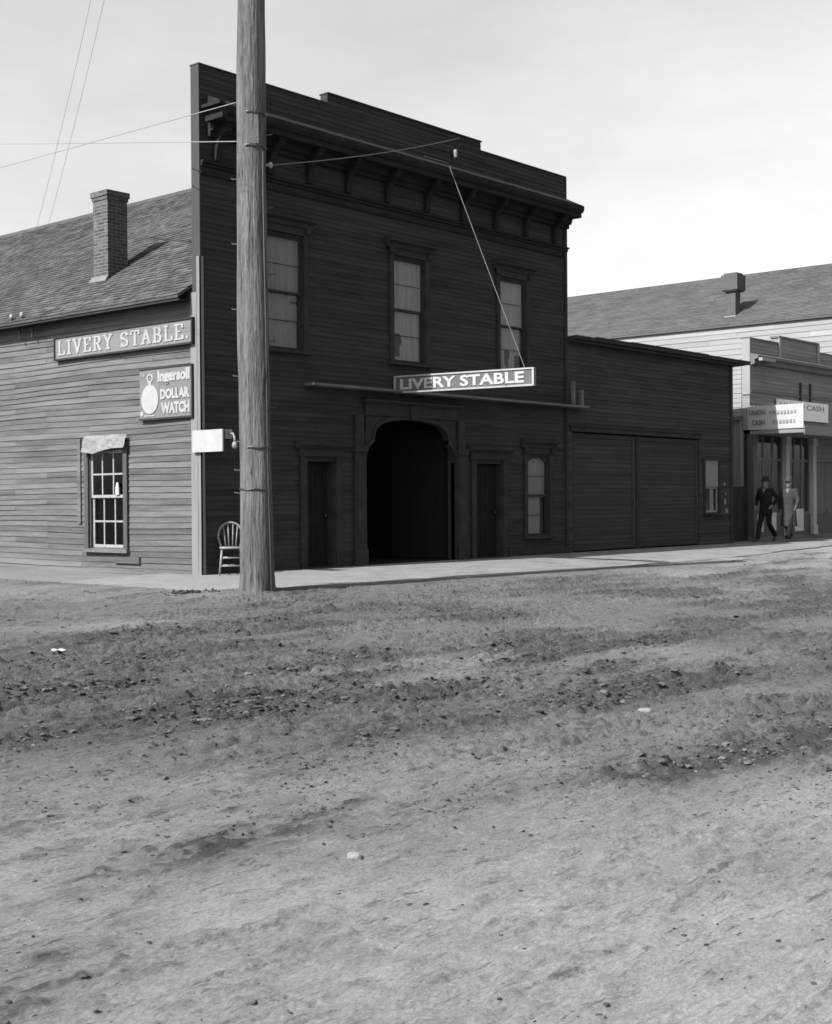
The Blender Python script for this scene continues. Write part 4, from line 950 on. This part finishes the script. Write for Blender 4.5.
# board fence closing the alley
t = thing('alley_fence', 'dark tall board fence closing the gap between the annex and the shop', 'fence', (20.6, .5, 0))
b = MB(); x = 19.31
while x < 21.15: b.box((x, .48+random.uniform(-.006, .006), .12), (min(x+.17, 21.17), .505, 1.78+random.uniform(-.02, .02))); x += .18
b.build('boards', fence_m, t); b = MB(); b.box((19.31, .507, .5), (21.17, .55, .6)); b.box((19.31, .507, 1.4), (21.17, .55, 1.5)); b.build('rail', fence_m, t)
b = MB(); b.box((19.75, .465, .62), (20.15, .471, 1.25)); b.build('pasted_notice', mat('faded_notice', .05, .2, 8), t)

# ------------------------------------------------------------------ SHOP
SX, SY = 22.0, .80
SH = thing('shop_building', 'grey false fronted shop with stepped parapet and pale side wall beyond the annex', 'shop', (26, 5, 0))
fH = lambda u, o, z: (u, SY-o, z)
b = MB(); siding(b, fH, SX, 31.5, 3.62, 6.12, [], .11, .012, .002, 4); backing(b, fH, SX, 31.5, 3.5, 6.12, [], -.002, -.25)
b.box((SX, SY+.012, 6.12), (23.9, SY+.25, 6.20)); b.box((23.9, SY+.0, 6.12), (26.7, SY+.25, 6.40)); b.build('front_wall', shop_board, SH)
b = MB(); b.box((SX-.03, SY-.03, 6.20), (23.9, SY+.28, 6.24)); b.box((23.86, SY-.04, 6.40), (26.74, SY+.28, 6.45)); b.box((26.7, SY-.03, 6.12), (31.5, SY+.28, 6.17)); b.build('parapet_cap', shop_trim, SH)
b = MB(); b.box((23.86, SY-.05, 5.72), (24.0, SY-.016, 6.39)); b.box((26.6, SY-.05, 5.72), (26.74, SY-.016, 6.39)); b.build('parapet_post', shop_pale, SH)
b = MB(); b.prism([(.016, 5.78), (.28, 5.70), (.28, 5.62), (.16, 5.58), (.16, 5.46), (.016, 5.42)], lambda u, v, w_: (w_, SY-u, v), SX+.0, 31.5); b.build('cornice', shop_trim, SH)
b = MB(); b.box((SX+.02, SY-.40, 5.53), (22.9, SY-.285, 5.62)); b.build('cornice_end_board', shop_pale, SH)
b = MB(); b.box((SX+.02, SY-.04, 4.62), (31.5, SY-.016, 4.68)); b.build('string_course', shop_trim, SH)
for x in (25.3, 26.0): b = MB(); b.box((x, SY-.08, 4.40), (x+.09, SY-.018, 5.1)); b.build('awning_iron', metal_dark, SH)
b = MB(); b.box((SX-.03, SY-.02, 4.55), (SX-.002, SY+.24, 6.20)); b.build('front_end_board', shop_pale, SH)
# side wall facing the alley
b = MB(); fA = lambda u, o, z: (SX-o, u, z); siding(b, fA, SY+.26, 12, 3.90, 5.45, [], .14, .012, .002, 5); b.box((SX+.002, SY+.26, .05), (SX+.12, 12, 5.45)); b.build('side_wall', shop_pale, SH)
b = MB(); b.box((SX-.10, SY+.22, 3.80), (SX-.0, 12, 3.88)); b.build('side_ledge', shop_trim, SH)
for y in [SY+.26+.30*i for i in range(14)]:
    b = MB(); b.box((SX-.045, y, .1), (SX-.002, y+.06, 3.79)); b.build('batten', shop_trim if y < 1.3 and y > 1.2 else shop_pale, SH)
b = MB(); b.prism([(SY+.25, 5.46), (12.2, 5.2), (12.2, 5.32), (SY+.25, 5.58)], lambda u, v, w_: (w_, u, v), SX-.08, 31.5); b.build('roof', shingle_far, SH)
b = MB(); b.box((31.38, SY+.26, .05), (31.5, 12, 5.2)); b.box((SX+.12, 11.9, .05), (31.38, 12, 5.2)); b.build('rear_wall', shop_board, SH)
# shop front below the canopy
b = MB(); b.box((SX, SY-.90-.80, 3.36), (31.3, SY+.0, 3.46)); b.box((SX-.012, SY-1.72, 3.30), (31.32, SY-1.70, 3.56)); b.build('canopy', shop_board, SH, label='flat canopy over the shop windows')
b = MB(); b.box((SX, SY+.0, .30), (31.5, SY+.03, .95)); b.build('stall_riser', shop_dark, SH)
b = MB(); b.box((SX, SY-.02, .15), (31.5, SY+.2, .30)); b.build('door_sill', shop_trim, SH)
for i, x in enumerate((22.02, 24.20, 26.10, 28.6, 31.0)):
    b = MB(); b.box((x, SY-.10, .30), (x+.24, SY+.1, 3.36)); b.box((x-.03, SY-.13, .30), (x+.27, SY-.101, .60)); b.box((x-.03, SY-.13, 3.1), (x+.27, SY-.101, 3.36)); b.build('pilaster', shop_col if i else shop_dark, SH)
for (p, q) in ((22.3, 24.16), (24.48, 26.06), (28.9, 30.95)):
    f = MB(); n = 3
    for k in range(n+1):
        x = p+(q-p)*k/n; f.box((x-.03, SY+.031, .95), (x+.03, SY+.08, 3.34))
    f.box((p, SY+.032, 2.60), (q, SY+.078, 2.67)); f.box((p, SY+.032, .95), (q, SY+.078, 1.02))
    F = f.build('shop_window', shop_trim, SH); g = MB(); g.quad((p, SY+.055, .96), (q, SY+.055, .96), (q, SY+.055, 3.34), (p, SY+.055, 3.34)); g.build('window_pane', glass_m, F)
    g = MB(); g.box((p, SY+.6, .3), (q, SY+.65, 3.4)); g.box((p-.05, SY+.1, .3), (p, SY+.6, 3.4)); g.box((q, SY+.1, .3), (q+.05, SY+.6, 3.4)); g.build('dark_room', shop_dark, F)
f = MB(); f.box((26.4, SY+.03, 2.62), (28.58, SY+.09, 2.74)); f.box((26.4, SY+.03, .3), (26.5, SY+.09, 2.62)); f.box((28.48, SY+.03, .3), (28.58, SY+.09, 2.62)); f.box((26.4, SY+.05, 2.75), (28.58, SY+.08, 3.36)); F = f.build('shop_doorway', shop_board, SH)
for x in (26.52, 27.51): d = MB(); d.box((x, SY+.12, .3), (x+.96, SY+.16, 2.61)); d.box((x+.1, SY+.10, .42), (x+.86, SY+.119, 1.1)); d.build('door', shop_trim, F)
bill_m = mat('white_bill', .42, .15, 9, spots=[(16, .55, .65, .2, .6)])
for (x, w_, z0, z1) in ((22.42, .40, .45, .98), (23.25, .42, .48, 1.02), (24.95, .62, .42, 1.12)):
    b = MB(); b.box((x, SY-.016, z0), (x+w_, SY-.002, z1)); b.build('pasted_notice', bill_m, SH)
# signs of the shop

t = thing('canopy_sign', 'long white cloth banner standing square to the shop front on the end of its canopy', 'banner', (SX, 0, 3.5))
zc = lambda y: 3.485+.005*y
b = MB(); n = 16
for i in range(n):
    y0 = .86-1.76*i/n; y1 = .86-1.76*(i+1)/n; f_ = lambda y: SX-.03-.010*math.sin(y*6); b.quad((f_(y0), y0, 3.49), (f_(y1), y1, 3.49), (f_(y1), y1, 4.20), (f_(y0), y0, 4.18)); b.quad((f_(y0)+.02, y0, 3.49), (f_(y0)+.02, y0, 4.18), (f_(y1)+.02, y1, 4.20), (f_(y1)+.02, y1, 3.49))
b.build('cloth', cloth_white, t, fix=False); BAN = t
b = MB(); text_into(b, 'UNION', (SX-.047, .80, 3.92), (0, -1, 0), (0, 0, 1), .15, .52, bold=.02, ext=.006); text_into(b, 'CASH', (SX-.047, .72, 3.62), (0, -1, 0), (0, 0, 1), .15, .42, bold=.02, ext=.006); b.build('lettering', black_ink, t)
b = MB()
for row, z in ((0, 3.93), (1, 3.66)):
    y = .16-.12*row
    while y > -.62: w_ = random.uniform(.04, .08); b.box((SX-.045, y, z), (SX-.052, y-w_, z+.09)); y -= w_+.045
b.build('faded_marks', faint_ink, t)
t = thing('shop_front_sign', 'white board sign fixed flat on the shop front behind the banner', 'sign', (25.4, SY, 3.9))
b = MB(); b.box((23.6, SY-.10, 3.90), (27.25, SY-.05, 4.50)); b.build('board', mat('fresh_white_board', .62, .1, 5), t)
b = MB(); text_into(b, 'UNION CASH', (23.8, SY-.101, 4.24), (1, 0, 0), (0, 0, 1), .16, 3.1, bold=.01, ext=.006); b.build('lettering', faint_ink, t)
b = MB(); b.box((23.9, SY-.09+.04, 4.0), (24.0, SY-.014, 4.1)); b.box((26.8, SY-.05, 4.0), (26.9, SY-.014, 4.1)); b.build('bracket', metal_dark, t)

# ------------------------------------------------------------------ PALE HALL BEHIND

for o_ in (SH, BAN, t): o_.location += Vector((-.80, -.40, -.04))
HX = 34.0
HL = thing('pale_hall', 'long pale boarded hall with a grey shingled gable roof standing far behind the annex', 'hall', (40, 12, 0))
fB = lambda u, o, z: (HX-o, u, z)
b = MB(); siding(b, fB, 0.5, 26, .2, 8.36, [], .22, .02, .004, 6); b.box((HX+.002, .5, 0), (HX+.15, 26, 8.38)); b.box((HX+11.85, .5, 0), (HX+12, 26, 8.38)); b.box((HX+.15, .5, 0), (HX+11.85, .65, 8.5)); b.box((HX+.15, 25.85, 0), (HX+11.85, 26, 8.5))
for y in (.5, 25.85): b.prism([(HX+.1, 8.45), (HX+11.9, 8.45), (HX+6, 11.35)], lambda u, v, w_: (u, w_, v), y, y+.15)
b.build('wall', pale_siding, HL)
ez, rz_ = 8.44, 11.52; rl2 = math.hypot(6.12, rz_-ez)
for side in (0, 1):
    fx = (lambda x: HX-.12+x) if side == 0 else (lambda x: HX+12.12-x)
    b = MB(); b.prism([(0, ez), (6.12, rz_), (6.12, rz_-.07), (0, ez-.07)], lambda u, v, w_: (fx(u), w_, v), .2, 26.3)
    s_ = 0; ca2, sa2 = 6.12/rl2, (rz_-ez)/rl2
    while s_ < rl2-.05:
        y = .2
        while y < 26.3:
            wd = random.uniform(.3, .9); e_ = min(y+wd-.01, 26.3); lf = .03+random.uniform(-.006, .006); t_ = random.random(); s1 = min(s_+.2, rl2)
            Q = lambda s2, y_, u2: (fx(s2*ca2-u2*sa2), y_, ez+s2*sa2+u2*ca2)
            b.quad(Q(s_, y, lf), Q(s_, e_, lf), Q(s1, e_, .006), Q(s1, y, .006), t=t_); b.quad(Q(s_, y, 0), Q(s_, e_, 0), Q(s_, e_, lf), Q(s_, y, lf), t=t_); y += wd
        s_ += .18
    RO2 = b.build('roof', shingle_far, HL, fix=False)
    if side == 0: R2 = RO2
c = MB(); c.box((34.80, 7.98, 8.6), (35.22, 8.40, 9.95)); c.box((34.70, 7.86, 9.95), (35.34, 8.52, 10.0)); c.box((34.66, 7.82, 10.0), (35.38, 8.56, 10.62)); c.box((34.74, 7.90, 10.62), (35.3, 8.48, 10.70))
CH2 = c.build('chimney', mat('far_chimney_brick', .06, .25, 6, rough=.9), R2); c = MB(); c.box((34.72, 7.93, 8.82), (34.799, 8.44, 8.93)); c.build('chimney_flashing', metal_pale, CH2)

# ------------------------------------------------------------------ TWO MEN
def rot_pt(): pass
def man(loc, head_deg, sc, lab, coat, hat_m, long_coat, lead, arms):
    t = thing('person', lab, 'person', loc)
    M = Matrix.Translation(Vector(loc)) @ Matrix.Rotation(R(head_deg)-math.pi/2, 4, 'Z') @ Matrix.Scale(sc, 4)
    def fin(mb, name, m_, vox=None):
        o = mb.build(name, m_, t, smooth=True, xf=M)
        if vox:
            md = o.modifiers.new('r', 'REMESH'); md.mode = 'VOXEL'; md.voxel_size = vox; md.use_smooth_shade = True
            s2 = o.modifiers.new('s', 'SMOOTH'); s2.factor = .5; s2.iterations = 4
        return o
    legs = []
    for sd in (-1, 1):
        f = lead*sd                                   # +1: this leg leads
        hip = (.09*sd, 0, .92); knee = (.09*sd, .16 if f > 0 else -.02, .50); ank = (.06*sd, .34 if f > 0 else -.40, .08 if f > 0 else .15)
        toe = (.10*sd, ank[1]+(.17 if f > 0 else .15), .04 if f > 0 else .035)
        legs.append((hip, knee, ank, toe))
    ar = []
    for sd, (el, ha) in zip((-1, 1), arms): ar.append(((.18*sd, 0, 1.44), el, ha))
    body = MB()
    body.rings([((0, 0, .86), .14, .10), ((0, 0, .95), .155, .105), ((0, 0, 1.10), .135, .09), ((0, .01, 1.28), .16, .105), ((0, 0, 1.42), .165, .09), ((0, 0, 1.47), .08, .06)])
    body.tube([(0, -.01, 1.42), (0, .0, 1.56)], [.062, .055], 12)
    body.rings([((0, .045, 1.535), .035, .035), ((0, .03, 1.56), .055, .065), ((0, .015, 1.61), .068, .088), ((0, .005, 1.68), .075, .098), ((0, 0, 1.74), .07, .092), ((0, 0, 1.775), .045, .06), ((0, 0, 1.785), .015, .02)], 16)
    body.tube([(0, .10, 1.665), (0, .122, 1.628), (0, .10, 1.618)], [.010, .016, .012], 8)
    body.tube([(-.035, .098, 1.695), (.035, .098, 1.695)], .010, 6); body.tube([(-.022, .093, 1.588), (.022, .093, 1.588)], .009, 6)
    for sd in (-1, 1): body.ball((.076*sd, -.005, 1.655), (.010, .020, .032), 8, 6)
    for (hip, knee, ank, toe) in legs: body.tube([hip, knee, ank], [.075, .050, .036], 12); body.tube([ank, toe], [.04, .03], 10)
    for sd, (sh, el, ha) in zip((-1, 1), ar):
        body.ball(sh, .055); body.tube([sh, el, ha], [.045, .036, .026], 10)
        d = (Vector(ha)-Vector(el)).normalized(); side = Vector((0, 1, 0)).cross(d).normalized(); fwd = d.cross(side).normalized()*-1
        if fwd.y < 0: fwd = -fwd
        pc = Vector(ha)+d*.05; body.tube([ha, pc, pc+d*.045], [.026, .038, .034], 10, sq=(.55, 1.0))
        for k, (o_, l_) in enumerate(((-.028, .062), (-.009, .075), (.010, .070), (.028, .055))):
            r0 = pc+d*.03+fwd*o_; r1 = r0+d*l_*.6; r2 = r1+d*l_*.45-side*sd*.018*-1; body.tube([r0, r1, r2], [.010, .009, .007], 7)
        th = pc-d*.02+fwd*.03; body.tube([th, th+fwd*.03+d*.03, th+fwd*.035+d*.062], [.012, .010, .008], 7)
    fin(body, 'body', skin_m, .0075)
    tr = MB(); tr.rings([((0, 0, .84), .15, .12), ((0, 0, .93), .165, .125), ((0, 0, 1.02), .155, .115)])
    for (hip, knee, ank, toe) in legs:
        tr.tube([(hip[0], hip[1], .93), knee, (ank[0], ank[1], ank[2]+.02)], [.098, .074, .066], 12)
    fin(tr, 'trousers', trouser_m, .014)
    co = MB()
    if long_coat:
        co.rings([((0, .0, .44), .235, .24), ((0, 0, .50), .230, .235), ((0, 0, .80), .205, .175), ((0, 0, 1.05), .178, .135), ((0, .01, 1.28), .20, .14), ((0, 0, 1.42), .205, .115), ((0, -.005, 1.475), .12, .085), ((0, -.01, 1.505), .07, .068)], 20)
    else:
        co.rings([((0, 0, .76), .19, .145), ((0, 0, .85), .195, .15), ((0, 0, 1.05), .170, .125), ((0, .01, 1.28), .195, .135), ((0, 0, 1.42), .200, .112), ((0, -.005, 1.475), .115, .08), ((0, -.01, 1.505), .068, .066)], 20)
    for (sh, el, ha) in ar: co.ball(sh, .078); co.tube([sh, el, tuple(Vector(el).lerp(Vector(ha), .93))], [.072, .062, .047], 12)
    fin(co, 'coat', coat, .013)
    for (hip, knee, ank, toe) in legs:
        b = MB(); b.tube([(ank[0], ank[1]-.03, ank[2]+.03), (ank[0], ank[1], ank[2]-.01), toe, (toe[0], toe[1]+.04, toe[2]-.004)], [.048, .050, .040, .022], 10); fin(b, 'shoe', leather, .012)
    b = MB(); b.rings([((0, .055, 1.40), .035, .02), ((0, .085, 1.30), .03, .05), ((0, .10, 1.44), .05, .02), ((0, .06, 1.50), .055, .03)]); 
    b = MB(); b.prism([(-.045, 1.485), (.045, 1.485), (0, 1.33)], lambda u, v, w_: (u, w_-(1.48-v)*-.16, v), .085, .115); fin(b, 'shirt_front', shirt_m)
    h = MB(); h.rings([((0, -.02, 1.60), .070, .080), ((0, -.022, 1.66), .080, .092), ((0, -.012, 1.72), .080, .098)], 14); h.build('hair', hair_m, t, smooth=True, xf=M)
    h = MB(); h.rings([((0, 0, 1.712), .150, .185), ((0, 0, 1.722), .155, .19), ((0, 0, 1.728), .09, .115), ((0, 0, 1.745), .086, .110), ((0, -.005, 1.82), .080, .10), ((0, -.005, 1.845), .060, .078), ((0, -.005, 1.838), .02, .03)], 22)
    h.build('hat', hat_m, t, smooth=True, xf=M)
    for sd in (-1, 1): e_ = MB(); e_.ball((.030*sd, .090, 1.668), .010, 8, 6); e_.build('eye', hair_m, t, smooth=True, xf=M)
    return t
man((20.95, -.22, .15), 176, 1.04, 'person in a dark suit and dark hat striding along the sidewalk, elbows held out', suit_dark, felt_dark, False, 1,
    (((-.34, -.08, 1.20), (-.27, .12, 1.02)), ((.33, -.10, 1.20), (.25, .10, 1.00))))
man((21.12, -.86, .15), 190, 1.03, 'person in a long grey coat and brimmed hat walking beside the dark suited one', coat_grey, felt_grey, True, -1,
    (((-.27, .05, 1.17), (-.26, .22, 1.00)), ((.27, -.10, 1.17), (.29, -.16, .90))))
